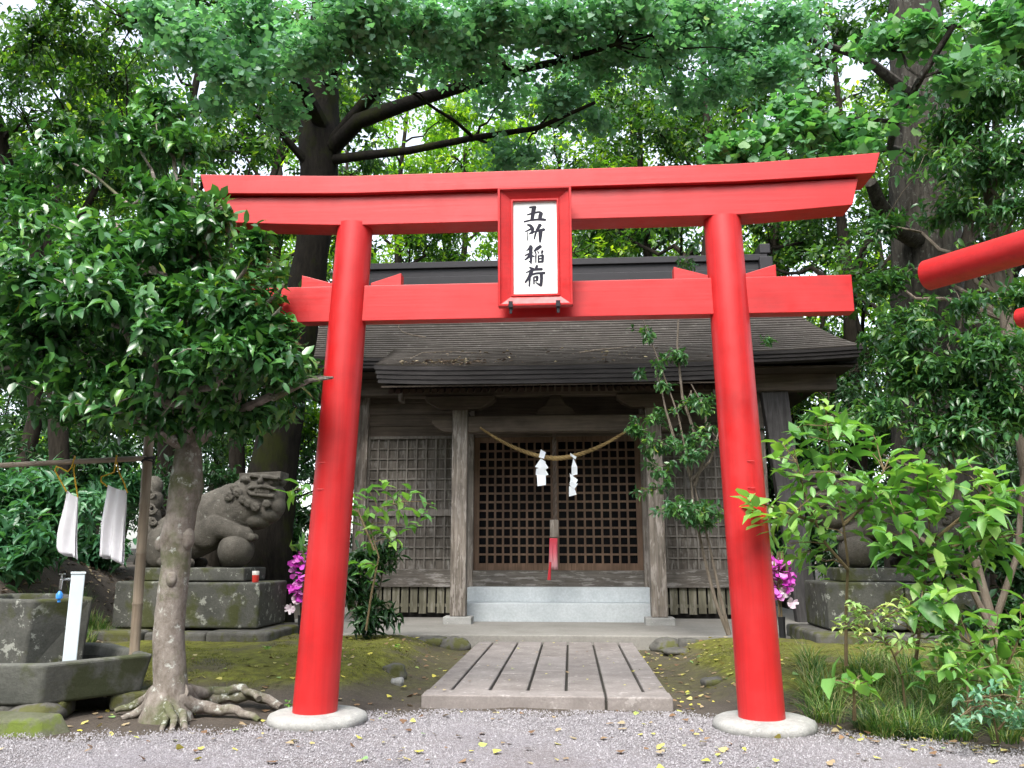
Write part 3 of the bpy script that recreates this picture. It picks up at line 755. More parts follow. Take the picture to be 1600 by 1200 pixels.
# walls
def wz(py): return at(640, py, WY).z
z_top = 5.55
z_lt = wz(685); z_lb = wz(889); z_mid0 = wz(805); z_mid1 = wz(797); z_pb = wz(917); z_sb = wz(958)
dl, dr = at(740, 800, WY + .05).x, at(1003, 800, WY + .05).x
jl, jr = dl - .14, dr + .14
for s_, (x0, x1) in (('l', (wl, jl)), ('r', (jr, wr))):
    mb = SB_(); mb.b2((x0 + .12, WY + .06, z_lb - .02), (x1, WY + .10, z_lt + .02)); wp = mb.build('wall_panel', M['wood_wall'], shr)
    # plank wall over the lattice
    for i in range(4):
        a_ = z_lt + .02 + (4.96 - z_lt) * i / 4; b_ = z_lt + .02 + (4.96 - z_lt) * (i + 1) / 4 - .008
        mb = SB_(); mb.b2((x0 + .12, WY + .03, a_), (x1, WY + .09, b_)); mb.build('plank', M['wood_mid'], shr, .004)
    # lattice
    mb = SB_(); fx0, fx1 = x0 + .14, x1 - .06
    nx_ = 10
    for i in range(nx_ + 1):
        x = fx0 + (fx1 - fx0) * i / nx_; mb.box((x, WY + .035, (z_lt + z_lb) / 2), (.032 if 0 < i < nx_ else .06, .034, z_lt - z_lb))
    for (a_, b_, n_) in ((z_lb, z_mid0, 5), (z_mid1, z_lt, 7)):
        for i in range(1, n_):
            z = a_ + (b_ - a_) * i / n_; mb.box(((fx0 + fx1) / 2, WY + .044, z), (fx1 - fx0, .026, .03))
    mb.box(((fx0 + fx1) / 2, WY + .03, (z_mid0 + z_mid1) / 2), (fx1 - fx0, .05, z_mid1 - z_mid0 + .03))
    mb.box(((fx0 + fx1) / 2, WY + .03, z_lt + .02), (fx1 - fx0, .06, .06)); mb.build('wall_lattice', M['wood_lat'], shr)
    mb = SB_(); mb.b2((x0 + .1, WY - .05, z_pb), (x1, WY + .07, z_lb - .004)); mb.build('sill_board', M['wood_sill'], shr, .01)
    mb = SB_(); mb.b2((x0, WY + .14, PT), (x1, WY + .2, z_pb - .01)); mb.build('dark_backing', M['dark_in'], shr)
    # vertical slats under the sill
    ns = 11 
    for i in range(ns):
        xx = x0 + .16 + (x1 - x0 - .22) * (i + .5) / ns; w_ = (x1 - x0 - .22) / ns * .80
        mb = SB_(); mb.b2((xx - w_ / 2, WY + .02, z_sb + rs.uniform(-.01, .02)), (xx + w_ / 2, WY + .05, z_pb - .006)); mb.build('slat', M['slat'], shr)
    mb = SB_(); mb.b2((x0 + .1, WY + .055, z_sb + .13), (x1, WY + .09, z_sb + .19)); mb.build('slat_rail', M['slat'], shr)
for x in (wl, wr):
    mb = SB_(); mb.box((x, WY + .05, (PT + z_top) / 2), (.26, .26, z_top - PT)); mb.build('corner_post', M['wood_post'], shr, .015)
for x in (jl + .02, jr - .02):
    mb = SB_(); mb.b2((x - .12, WY - .02, PT + .05), (x + .12, WY + .16, 4.9)); mb.build('door_post', M['wood_post'], shr, .012)
mb = SB_(); mb.b2((wl + .14, WY - .04, 4.97), (wr - .14, WY + .12, 5.3)); mb.build('wall_plate', M['wood_dark'], shr, .01)
# lintel over the doors
z_dt, z_db = wz(692), wz(891)
mb = SB_(); mb.b2((jl + .145, WY + .0, z_dt + .115), (jr - .145, WY + .14, z_dt + .30)); mb.build('lintel', M['wood_mid'], shr, .01)
mb = SB_(); mb.b2((jl + .145, WY + .03, z_dt + .305), (jr - .145, WY + .12, 4.965)); mb.build('transom_board', M['wood_dark'], shr)
# threshold and two concrete steps
zs1 = wz(917)
mb = SB_(); mb.b2((jl + .145, WY - .06, zs1 - .1), (jr - .145, WY + .14, z_db - .003)); mb.build('threshold', M['wood_sill'], shr, .01)
s0, s1_ = at(726, 940, 16.7).x, at(1020, 940, 16.7).x
zz = at(870, 943, 16.65).z
mb = SB_(); mb.b2((s0, 16.65, PT - .01), (s1_, 17.48, zz)); mb.build('step', M['step'], shr, .012)
zz2 = at(870, 918, 17.05).z
mb = SB_(); mb.b2((s0 + .005, 17.05, zz + .001), (s1_ - .005, 17.48, zz2)); mb.build('step', M['step'], shr, .012)
# doors
cxd = (at(858, 800, WY + .05).x + at(876, 800, WY + .05).x) / 2
doors = []
for (x0, x1, yo) in ((dl, cxd + .03, .06), (cxd - .03, dr, .0)):
    d = SB_(); w_ = .115; yb0 = WY + .03 + yo; th = .045
    rail_b = .22
    d.b2((x0, yb0, z_db), (x0 + w_, yb0 + th, z_dt + .112)); d.b2((x1 - w_, yb0, z_db), (x1, yb0 + th, z_dt + .112))
    d.b2((x0 + w_, yb0 + .001, z_db), (x1 - w_, yb0 + th, z_db + rail_b * .65)); d.b2((x0 + w_, yb0 + .001, z_dt), (x1 - w_, yb0 + th, z_dt + .112))
    do = d.build('lattice_door', M['wood_door'], shr)
    l = SB_(); nx_ = 9; nz_ = 14; a_, b_ = x0 + w_, x1 - w_; zb0, zb1 = z_db + rail_b * .65, z_dt
    for i in range(1, nx_):
        x = a_ + (b_ - a_) * i / nx_; l.b2((x - .021, yb0 + .004, zb0), (x + .021, yb0 + .034, zb1))
    for i in range(1, nz_):
        z = zb0 + (zb1 - zb0) * i / nz_; l.b2((a_, yb0 + .008, z - .021), (b_, yb0 + .038, z + .021))
    l.build('lattice', M['wood_door'], do)
    g_ = SB_(); g_.b2((a_ + .001, yb0 + .040, zb0), (b_ - .001, yb0 + .044, zb1))
    m_ = M.get('pane')
    if m_ is None:
        m_, t, p, o = nt('dark_glass'); p.inputs['Base Color'].default_value = (.006, .006, .007, 1); p.inputs['Roughness'].default_value = .12; p.inputs['Specular IOR Level'].default_value = .08
        M['pane'] = m_
    g_.build('pane', m_, do)
# dark body behind the front
mb = SB_()
mb.b2((wl + .02, WY + .22, PT), (wl + .1, 22.2, z_top)); mb.b2((wr - .1, WY + .22, PT), (wr - .02, 22.2, z_top)); mb.b2((wl + .1, 22.1, PT), (wr - .1, 22.2, z_top))
mb.build('side_wall', M['wood_dark'], shr)
# leaning buttress props at both gable ends
for s_ in (1, -1):
    q0 = at(1264, 975, 16.9); q1_ = at(1204, 590, 17.3)
    xb, xt_ = q0.x - CX, q1_.x - CX
    mb = SB_(); a_ = Vector((CX + s_ * xb, 17.0, PT - .05)); b_ = Vector((CX + s_ * xt_, 17.3, q1_.z + .2))
    hw_ = .21
    mb.prism([a_ + Vector((-hw_, -.12, 0)), a_ + Vector((hw_, -.12, 0)), a_ + Vector((hw_, .12, 0)), a_ + Vector((-hw_, .12, 0))],
             [b_ + Vector((-hw_ * 1.3, -.12, 0)), b_ + Vector((hw_ * 1.3, -.12, 0)), b_ + Vector((hw_ * 1.3, .12, 0)), b_ + Vector((-hw_ * 1.3, .12, 0))])
    mb.build('buttress_prop', M['prop'], shr, .015)

# roof: stepped courses of shingles
YE, ZE = 16.2, at(1250, 549, 16.2).z          # main eave
YR, ZR = 19.5, at(1000, 438, 19.5).z          # ridge line
HE = at(1333, 550, 16.2).x - CX + .2; HR = at(1186, 430, 19.5).x - CX
def rprof(t_):
    return YE + (YR - YE) * t_, ZE + (ZR - ZE) * (.72 * t_ + .28 * t_ * t_), HE + (HR - HE) * (t_ ** .8)
rf = SB_(); NC = 30; st = .022
vs_ = []; fs_ = []
def course(vs_, fs_, y0, z0, h0, y1, z1, h1, st, nseg=24, lifts=0.0, seed=0):
    """one row of shingles: butt edge and sloping face, front side"""
    n0 = len(vs_); rr = random.Random(seed)
    for i in range(nseg + 1):
        u = -1 + 2 * i / nseg; lf = lifts * abs(u) ** 4
        j = rr.uniform(-.004, .004)
        vs_.extend([(CX + u * h0, y0, z0 + lf), (CX + u * h0, y0 - .012, z0 + st + lf + j), (CX + u * h1, y1, z1 + st * .2 + lf)])
    for i in range(nseg):
        a_ = n0 + i * 3
        fs_.append([a_, a_ + 3, a_ + 4, a_ + 1]); fs_.append([a_ + 1, a_ + 4, a_ + 5, a_ + 2])
for c_ in range(NC):
    y0, z0, h0 = rprof(c_ / NC); y1, z1, h1 = rprof((c_ + 1) / NC)
    lf = .10 * (1 - c_ / NC) ** 3
    course(vs_, fs_, y0, z0, h0, y1, z1, h1, st, 30, lf, c_)
# hip sides and back, plain slopes
yb2 = 2 * YR - YE
for s_ in (-1, 1):
    for c_ in range(12):
        y0, z0, h0 = rprof(c_ / 12); y1, z1, h1 = rprof((c_ + 1) / 12)
        n0 = len(vs_); vs_ += [(CX + s_ * h0, y0, z0 + .012), (CX + s_ * h1, y1, z1 + .012), (CX + s_ * h1, 2 * YR - y1, z1 + .012), (CX + s_ * h0, 2 * YR - y0, z0 + .012)]; fs_.append([n0, n0 + 1, n0 + 2, n0 + 3])
for c_ in range(12):
    y0, z0, h0 = rprof(c_ / 12); y1, z1, h1 = rprof((c_ + 1) / 12)
    n0 = len(vs_); vs_ += [(CX - h0, 2 * YR - y0, z0), (CX - h1, 2 * YR - y1, z1), (CX + h1, 2 * YR - y1, z1), (CX + h0, 2 * YR - y0, z0)]; fs_.append([n0, n0 + 1, n0 + 2, n0 + 3])
rf.add(vs_, fs_); roof = rf.build('roof', M['roof'], shr)
# main eave edge (thick layered board) front and sides, and soffit
ef = SB_()
th = .21
for k in range(3):
    o_ = .03 * k; z1 = ZE - .004 - th * k / 3; z0 = ZE - .004 - th * (k + 1) / 3 + .006
    n_ = 30; vs_ = []; fs_ = []
    for i in range(n_ + 1):
        u = -1 + 2 * i / n_; lf = .10 * abs(u) ** 4
        for (yy, zz_) in ((YE + o_, z0), (YE + o_ - .004, z1), (YE + .4, z1), (YE + .4, z0)): vs_.append((CX + u * (HE - o_), yy, zz_ + lf))
    for i in range(n_):
        for q_ in range(4):
            fs_.append([i * 4 + q_, i * 4 + (q_ + 1) % 4, i * 4 + 4 + (q_ + 1) % 4, i * 4 + 4 + q_])
    fs_ += [[0, 1, 2, 3], [4 * n_ + 3, 4 * n_ + 2, 4 * n_ + 1, 4 * n_]]
    ef.add(vs_, fs_)
for s_ in (-1, 1):
    ef.b2(*( ((CX + s_ * HE - .4, YE + .4, ZE - th + .05), (CX + s_ * HE, yb2, ZE + .08)) if s_ > 0 else ((CX - HE, YE + .4, ZE - th + .05), (CX - HE + .4, yb2, ZE + .08)) ))
ef.b2((CX - HE + .4, yb2 - .4, ZE - th), (CX + HE - .4, yb2, ZE))
ef.build('eave_board', M['eave'], roof)
mb = SB_(); mb.b2((CX - HE + .1, YE + .3, ZE - th - .05), (CX + HE - .1, yb2 - .2, ZE - th - .01)); mb.build('soffit', M['wood_dark'], roof)
mb = SB_()
for y_ in (17.2, 21.8):
    mb.b2((CX - HE + .28, y_ - .13, ZE - th - .40), (CX + HE - .28, y_ + .13, ZE - th - .055))
mb.build('eave_purlin', M['wood_mid'], shr, .01)
# porch roof running on from the main eave
PYE, PZE = 14.85, at(870, 570, 14.85).z
NPc = 13
vs_ = []; fs_ = []
for c_ in range(NPc):
    f0, f1 = c_ / NPc, (c_ + 1) / NPc
    zf = lambda f: PZE + (ZE + .27 - PZE) * (.85 * f + .15 * f * f)
    ya, yb_ = PYE + (YE + .33 - PYE) * f0, PYE + (YE + .33 - PYE) * f1
    course(vs_, fs_, ya, zf(f0), EW - .0 + .0 * f0, yb_, zf(f1), EW - .28 * f1, st, 24, .05 * (1 - f0), 100 + c_)
pr2 = SB_(); pr2.add(vs_, fs_); proof = pr2.build('porch_roof', M['roof'], shr)
ef = SB_(); th = PZE - at(870, 598, 14.88).z
for k in range(4):
    o_ = .02 * k; z1 = PZE - .004 - th * k / 4; z0 = PZE - .004 - th * (k + 1) / 4 + .007
    n_ = 20; vs_ = []; fs_ = []
    for i in range(n_ + 1):
        u = -1 + 2 * i / n_; lf = .05 * abs(u) ** 4
        for (yy, zz_) in ((PYE + o_, z0), (PYE + o_ - .004, z1), (PYE + .5, z1 + .12), (PYE + .5, z0 + .12)): vs_.append((CX + u * (EW - o_), yy, zz_ + lf))
    for i in range(n_):
        for q_ in range(4):
            fs_.append([i * 4 + q_, i * 4 + (q_ + 1) % 4, i * 4 + 4 + (q_ + 1) % 4, i * 4 + 4 + q_])
    fs_ += [[0, 1, 2, 3], [4 * n_ + 3, 4 * n_ + 2, 4 * n_ + 1, 4 * n_]]
    ef.add(vs_, fs_)
for s_ in (-1, 1):
    x_ = CX + s_ * (EW - .05)
    ef.prism([(x_ - .04, PYE + .5, PZE - th + .14), (x_ + .04, PYE + .5, PZE - th + .14), (x_ + .04, YE + .3, ZE - .05), (x_ - .04, YE + .3, ZE - .05)],
             [(x_ - .04, PYE + .5, PZE + .12), (x_ + .04, PYE + .5, PZE + .12), (x_ + .04, YE + .3, ZE + .2), (x_ - .04, YE + .3, ZE + .2)])
ef.build('porch_eave_board', M['eave'], proof)
# rafters and deck under the porch roof
mb = SB_()
mb.prism([(CX - EW + .12, PYE + .1, PZE - th - .03), (CX + EW - .12, PYE + .1, PZE - th - .03), (CX + EW - .12, WY, ZE - .08), (CX - EW + .12, WY, ZE - .08)],
         [(CX - EW + .12, PYE + .1, PZE - th), (CX + EW - .12, PYE + .1, PZE - th), (CX + EW - .12, WY, ZE - .03), (CX - EW + .12, WY, ZE - .03)])
mb.build('porch_soffit', M['wood_dark'], proof)
n_ = 46
M['rafter'] = wood('reddish_rafter', (.045, .026, .02), (.075, .046, .037), 1)
for i in range(n_):
    x_ = CX - EW + .25 + (2 * EW - .5) * i / (n_ - 1); mb = SB_()
    a_, b_ = Vector((x_, PYE + .34, PZE - th - .06)), Vector((x_, WY - .02, ZE - .14))
    mb.prism([a_ + Vector((-.045, 0, -.045)), a_ + Vector((.045, 0, -.045)), a_ + Vector((.045, 0, .043)), a_ + Vector((-.045, 0, .043))],
             [b_ + Vector((-.045, 0, -.045)), b_ + Vector((.045, 0, -.045)), b_ + Vector((.045, 0, .043)), b_ + Vector((-.045, 0, .043))]); mb.build('rafter', M['rafter'], proof)
# ridge box with end ornaments
zr0, zr1 = ZR - .06, at(1000, 402, 19.3).z
mb = SB_(); w_ = HR + .12
mb.b2((CX - w_, YR - .22, zr0 - .1), (CX + w_, YR + .22, zr0 + (zr1 - zr0) * .35)); mb.b2((CX - w_ + .05, YR - .17, zr0 + (zr1 - zr0) * .352), (CX + w_ - .05, YR + .17, zr0 + (zr1 - zr0) * .72)); mb.b2((CX - w_ - .05, YR - .24, zr0 + (zr1 - zr0) * .722), (CX + w_ + .05, YR + .24, zr1))
rdg = mb.build('ridge', M['ridge'], roof, .012)
for s_ in (-1, 1):
    mb = SB_(); mb.b2((CX + s_ * w_ - .16, YR - .3, zr0 - .12), (CX + s_ * w_ + .16, YR + .3, zr1 - .08)); mb.b2((CX + s_ * w_ - .13, YR - .26, zr1 + .002), (CX + s_ * w_ + .13, YR + .26, zr1 + .26)); mb.build('ridge_ornament', M['ridge'], roof, .03)

# ------------------------------------------------------------------ straw rope, paper streamers, bell rope
def twisted(mb, pts, rads, strands=3, turns=14, sides=7):
    pts = [Vector(p_) for p_ in pts]; n_ = len(pts)
    for s_ in range(strands):
        path_ = []; rr_ = []
        for i in range(n_):
            t_ = (pts[min(i + 1, n_ - 1)] - pts[max(i - 1, 0)]).normalized()
            a_ = t_.cross(Vector((0, 1, .01))).normalized(); b_ = t_.cross(a_)
            an = 2 * PI * (s_ / strands + turns * i / (n_ - 1)); r_ = rads[i] * .5
            path_.append(pts[i] + (a_ * math.cos(an) + b_ * math.sin(an)) * r_); rr_.append(rads[i] * .58)
        mb.tube(path_, rr_, sides, caps=True)
RY = PY - .2
ra, rm1, rm2, rb__ = at(750, 668, RY), at(850, 709, RY), at(900, 713, RY), at(990, 668, RY)
def bez(P, n):
    o = []
    for i in range(n + 1):
        t_ = i / n; o.append((1 - t_) ** 3 * P[0] + 3 * (1 - t_) ** 2 * t_ * P[1] + 3 * (1 - t_) * t_ * t_ * P[2] + t_ ** 3 * P[3])
    return o
xm = at(870, 715, RY).x; zm = at(870, 716, RY).z
P_ = []
for i in range(161):
    u = -1 + 2 * i / 160; x_ = ra.x + (rb__.x - ra.x) * i / 160
    P_.append(Vector((x_, RY, zm + (ra.z - zm) * abs(u) ** 1.75)))
rd = [.018 + .03 * (1 - abs(-1 + 2 * i / 160)) ** .7 for i in range(161)]
rope = MB(); twisted(rope, P_, rd, 3, 13)
tag(rope.build('straw_rope', M['rope']), 'twisted straw rope sagging between the two porch posts', 'sacred rope')
def streamer(pts, Y, lab, seed):
    """zig-zag folded paper: a chain of quads stepping sideways"""
    mb = MB(); rr = random.Random(seed)
    for i, quad in enumerate(pts):
        y0 = Y - .02 - .012 * (i % 2) - .004 * i
        c = [at(x, y, Y) for x, y in quad]
        f_ = [Vector((q.x, y0 + rr.uniform(-.03, .03), q.z)) for q in c]; bk = [q + Vector((0, .003, 0)) for q in f_]
        mb.prism(f_, bk)
    return tag(mb.build('paper_streamer', M['paper']), lab, 'paper streamer', 'white paper streamers on the straw rope')
streamer([[(845, 702), (853, 707), (850, 717), (842, 715)], [(845, 716), (853, 722), (848, 733), (836, 730)], [(850, 720), (857, 731), (850, 736), (842, 732)], [(838, 733), (850, 729), (857, 742), (846, 746), (837, 742)],
          [(839, 742), (853, 743), (853, 758), (840, 760)]], RY - .06, 'wide zigzag white paper streamer hanging on the rope before the doors', 2)
streamer([[(891, 708), (901, 714), (899, 718), (891, 712)], [(896, 716), (902, 730), (902, 742), (897, 742), (893, 730)], [(893, 728), (897, 728), (899, 742), (893, 744)], [(890, 740), (903, 750), (899, 758), (892, 752)],
          [(892, 745), (898, 748), (896, 762), (890, 758)], [(890, 754), (903, 756), (898, 764), (891, 760)], [(889, 760), (897, 762), (901, 773), (889, 776)]], RY - .06, 'narrow twisted white paper streamer on the thin-leaved sapling side of the rope', 3)
BY = PY + .25
b0, b1 = at(866, 684, BY), at(866, 812, BY)
br = thing('bell_rope', 'old twisted cloth bell rope with faded red pull hanging before the doors', 'bell rope', (b0.x, BY, b1.z))
BO = Vector((b0.x, BY, b1.z))
mb = MB(BO); P_ = [Vector((b0.x, BY, b1.z + (b0.z + .35 - b1.z) * i / 60)) for i in range(61)]
twisted(mb, P_, [.042] * 61, 2, 7); mb.build('twisted_cloth', M['oldrope'], br)
mb = MB(BO); c0, c1 = at(866, 812, BY), at(866, 840, BY); mb.b2((c0.x - .085, BY - .06, c1.z), (c0.x + .085, BY + .06, c0.z)); mb.build('wooden_grip', M['wood_post'], br, .02)
mb = MB(BO); vs_ = []; fs_ = []
for i in range(9):
    for k in range(7):
        q = at(859 + (12 + 3 * i / 8) * k / 6 - 2 * (i / 8), 841 + 49 * i / 8, BY); vs_.append((q.x, BY - .05 + .02 * math.sin(k * 2.1 + i * .3) * (.3 + i / 8), q.z))
for i in range(8):
    for k in range(6): fs_.append([i * 7 + k, i * 7 + k + 1, i * 7 + k + 8, i * 7 + k + 7])
mb.add(vs_, fs_, True); o_ = mb.build('pull_cloth', M['pinkcloth'], br); o_.modifiers.new('solid', 'SOLIDIFY').thickness = .012
mb = MB(BO); q0, q1_ = at(860, 878, BY), at(858, 906, BY); mb.tube([q0 + Vector((0, -.06, 0)), q1_ + Vector((0, -.06, 0))], [.02, .035], 10); mb.build('tassel', M['redcloth'], br)

# ------------------------------------------------------------------ pedestals and guardian statues
def pedestal(x0, x1, yf, yb_, side, label):
    z = gh1((x0 + x1) / 2, yf); o = thing('stone_pedestal', label, 'pedestal', ((x0 + x1) / 2, (yf + yb_) / 2, 0))
    oo = Vector(((x0 + x1) / 2, (yf + yb_) / 2, 0))
    zt = 1.07
    sp = x0 + (x1 - x0) * (.46 if side < 0 else .52)
    for a_, b_ in ((x0, sp - .008), (sp + .008, x1)):
        mb = MB(oo); mb.b2((a_, yf, .40), (b_, yb_, zt + (.012 if a_ == x0 else 0))); mb.build('block', M['old_stone'], o, .035, 3)
    xs_ = np.linspace(x0 - .3, x1 + .3, 4)
    for i in range(3):
        mb = MB(oo); mb.b2((xs_[i] + .01, yf - .33 + .05 * (i % 2), .05), (xs_[i + 1] - .01, yb_ + .2, .385 - .02 * (i % 2))); mb.build('footing_stone', M['rock'], o, .05, 3)
    px0, px1 = (x0 + .32, x1 - .32) if side < 0 else (x0 + .28, x1 - .42)
    mb = MB(oo); mb.b2((px0, yf + .17, zt + .014), (px1, yb_ - .15, 1.285)); mb.build('plinth', M['old_stone'], o, .025, 3)
    return o
pedestal(-6.95, at(404, 945, 12.5).x, 12.5, 13.75, -1, 'mossy stone pedestal carrying the guardian beside the lichened tree')
pedestal(at(1293, 945, 12.9).x, at(1530, 945, 12.9).x, 12.9, 14.1, 1, 'dark stone pedestal behind the bright green shrubs')

def statue_mesh(SY, ref):
    """lion dog in profile: measured positions -> one remeshed body"""
    mb = MB(); S_ = SY / F_PX * 1.01
    def P(px, py, dy=0): q = at(px, py, SY); return Vector((q.x, SY + dy, q.z))
    def E(px, py, rx, rz, ry, dy=0, rot=0): mb.ball(P(px, py, dy), (rx * S_, ry, rz * S_), 20, 14, Matrix.Rotation(R(rot), 3, 'Y') if rot else None)
    # trunk of the body from rump to chest
    chain = [(250, 850, 30, .20), (274, 841, 39, .23), (302, 829, 44, .26), (328, 815, 45, .28), (352, 803, 43, .28), (375, 793, 40, .27), (395, 786, 36, .25)]
    for i in range(len(chain) - 1):
        for k in range(3):
            t_ = k / 3; a_, b_ = chain[i], chain[i + 1]; v_ = [a_[j] * (1 - t_) + b_[j] * t_ for j in range(4)]
            E(v_[0], v_[1], v_[2], v_[2], v_[3])
    # mane slope and neck
    for px, py, r_, w_ in ((318, 806, 26, .22), (340, 795, 27, .23), (362, 783, 28, .24), (385, 774, 28, .24)): E(px, py, r_, r_, w_)
    # head: broad skull, brow slab, muzzle, jaw, beard
    E(408, 768, 34, 27, .25); E(424, 775, 22, 22, .2); E(432, 790, 14, 20, .17); E(418, 803, 22, 16, .2); E(402, 812, 24, 16, .21)
    mb.box(P(413, 746), (66 * S_, .40, 13 * S_), Matrix.Rotation(R(-2), 3, 'Y'))
    E(430, 755, 11, 9, .15, -.05); E(441, 752, 6, 9, .12)
    E(392, 751, 13, 9, .27, 0, 20)                                                  # ear
    for sgn in (-1, 1):
        E(415, 754, 5, 5, .05, sgn * .235); E(431, 753, 8, 8, .07, sgn * .15); mb.box(P(421, 747, sgn * .19), (46 * S_, .14, 5 * S_), Matrix.Rotation(R(6), 3, 'Y'))         # eye, nostril
        # lips framing the mouth
        for a_, b_ in (((398, 764), (420, 762)), ((420, 762), (438, 766)), ((398, 764), (396, 769)), ((396, 769), (402, 774)), ((402, 774), (434, 777))):
            mb.tube([P(*a_, sgn * .255 if a_[0] < 425 else sgn * .19), P(*b_, sgn * .255 if b_[0] < 425 else sgn * .19)], 2.9 * S_, 8)
        for k in range(5): mb.box(P(409 + k * 4.5, 768.5, sgn * (.252 - .012 * k)), (3.2 * S_, .045, 6 * S_))
        # mane curls
        for (cx, cy, r_, dy) in ((368, 777, 7, .255), (382, 771, 6.5, .255), (390, 782, 6, .25), (398, 788, 6, .245), (408, 793, 6.5, .235), (424, 788, 6, .19), (376, 764, 6, .24)):
            sp = []; 
            for i in range(26):
                an = i / 25 * 4.2 * PI; q_ = r_ * (1 - .75 * i / 25); sp.append(P(cx + math.cos(an) * q_, cy + math.sin(an) * q_, sgn * (dy + .03 + .02 * i / 25)))
            mb.tube(sp, 2.0 * S_, 6); E(cx, cy, r_ * .9, r_ * .9, .05, sgn * (dy - .02))
    # near foreleg resting on the ball, far foreleg standing
    for sgn, pts in ((-1, [(330, 832, 25, .2), (345, 823, 19, .23), (362, 828, 15, .23), (380, 836, 14, .2), (392, 838, 13, .15)]), (1, [(350, 835, 22, .18), (352, 855, 17, .2), (350, 872, 16, .2), (356, 884, 15, .2)])):
        for i in range(len(pts) - 1):
            for k in range(4):
                t_ = k / 4; v_ = [pts[i][j] * (1 - t_) + pts[i + 1][j] * t_ for j in range(4)]; E(v_[0], v_[1], v_[2], v_[2], .11, sgn * v_[3])
        for k in range(3): E(pts[-1][0] + 8, pts[-1][1] + 2, 7, 6, .04, sgn * pts[-1][3] + (k - 1) * .07)
    # haunches and hind paws
    for sgn in (-1, 1):
        E(256, 856, 24, 30, .12, sgn * .18); E(282, 878, 26, 11, .11, sgn * .24)
        for k in range(3): E(304, 880, 8, 8, .04, sgn * .24 + (k - 1) * .07)
    # upright curled tail
    for px, py, rx, rz, w_ in ((238, 868, 22, 24, .2), (234, 835, 18, 22, .17), (235, 808, 17, 20, .15), (238, 782, 17, 20, .14), (240, 760, 15, 17, .12)): E(px, py, rx, rz, w_)
    for sgn in (-1, 1):
        for (cx, cy, r_, dy) in ((244, 796, 9, .15), (240, 772, 9, .13), (246, 815, 7, .16)):
            sp = [P(cx + math.cos(i / 20 * 3.6 * PI) * r_ * (1 - .75 * i / 20), cy + math.sin(i / 20 * 3.6 * PI) * r_ * (1 - .75 * i / 20), sgn * dy) for i in range(21)]
            mb.tube(sp, 2 * S_, 6)
    mb.off = Vector((0, 0, 0))
    o = Vector(ref); mb.v = [p_ - o for p_ in mb.v]
    me = mb.mesh('statue_raw'); ob = bpy.data.objects.new('statue_raw', me); COL.objects.link(ob)
    m1 = ob.modifiers.new('r', 'REMESH'); m1.mode = 'VOXEL'; m1.voxel_size = .0105
    m2 = ob.modifiers.new('s', 'SMOOTH'); m2.factor = .4; m2.iterations = 2
    bpy.context.view_layer.update()
    ev = ob.evaluated_get(bpy.context.evaluated_depsgraph_get()); me2 = bpy.data.meshes.new_from_object(ev)
    bpy.data.objects.remove(ob)
    me2.polygons.foreach_set('use_smooth', [True] * len(me2.polygons)); me2.name = 'lion_body'
    return me2, S_
STY = 13.12
ref = at(340, 886, STY); ref.z = 1.285
smesh, S_ = statue_mesh(STY, ref)
def statue(loc, sx, label):
    o = thing('guardian_lion_statue', label, 'statue', loc, 0, 'stone guardian lions flanking the path'); o.scale = (sx, 1, 1)
    link('body', smesh, o); 
    if not smesh.materials: smesh.materials.append(M['statue'])
    q = at(374, 862, STY) - ref
    mb = MB(); r_ = 27 * S_; mb.ball((q.x, -.14, r_ - .01), r_, 36, 24); mb.build('stone_ball', M['statue'], o)
    return o
statue(ref, 1, 'weathered stone guardian lion with paw on a ball, behind the lichened trunk')
q = at(1336, 886, 13.5); d_ball = (at(374, 862, STY) - ref).x
statue((q.x + d_ball, 13.5, 1.285), -1, 'stone guardian lion half hidden behind the bright green shrubs')
# offering cup on the pedestal
q = at(399, 907, 12.62)
cup = thing('offering_cup', 'small red and white glass cup on the pedestal edge', 'cup', (q.x, 12.62, 1.07))
mb = MB(); mb.lathe((0, 0, 0), [(.045, .002), (.05, .02), (.052, .11)], 20); mb.build('cup_body', M['cup_red'], cup)
mb = MB(); mb.lathe((0, 0, 0), [(.052, .111), (.054, .16), (.05, .17)], 20); mb.build('cup_rim', M['cup_white'], cup)

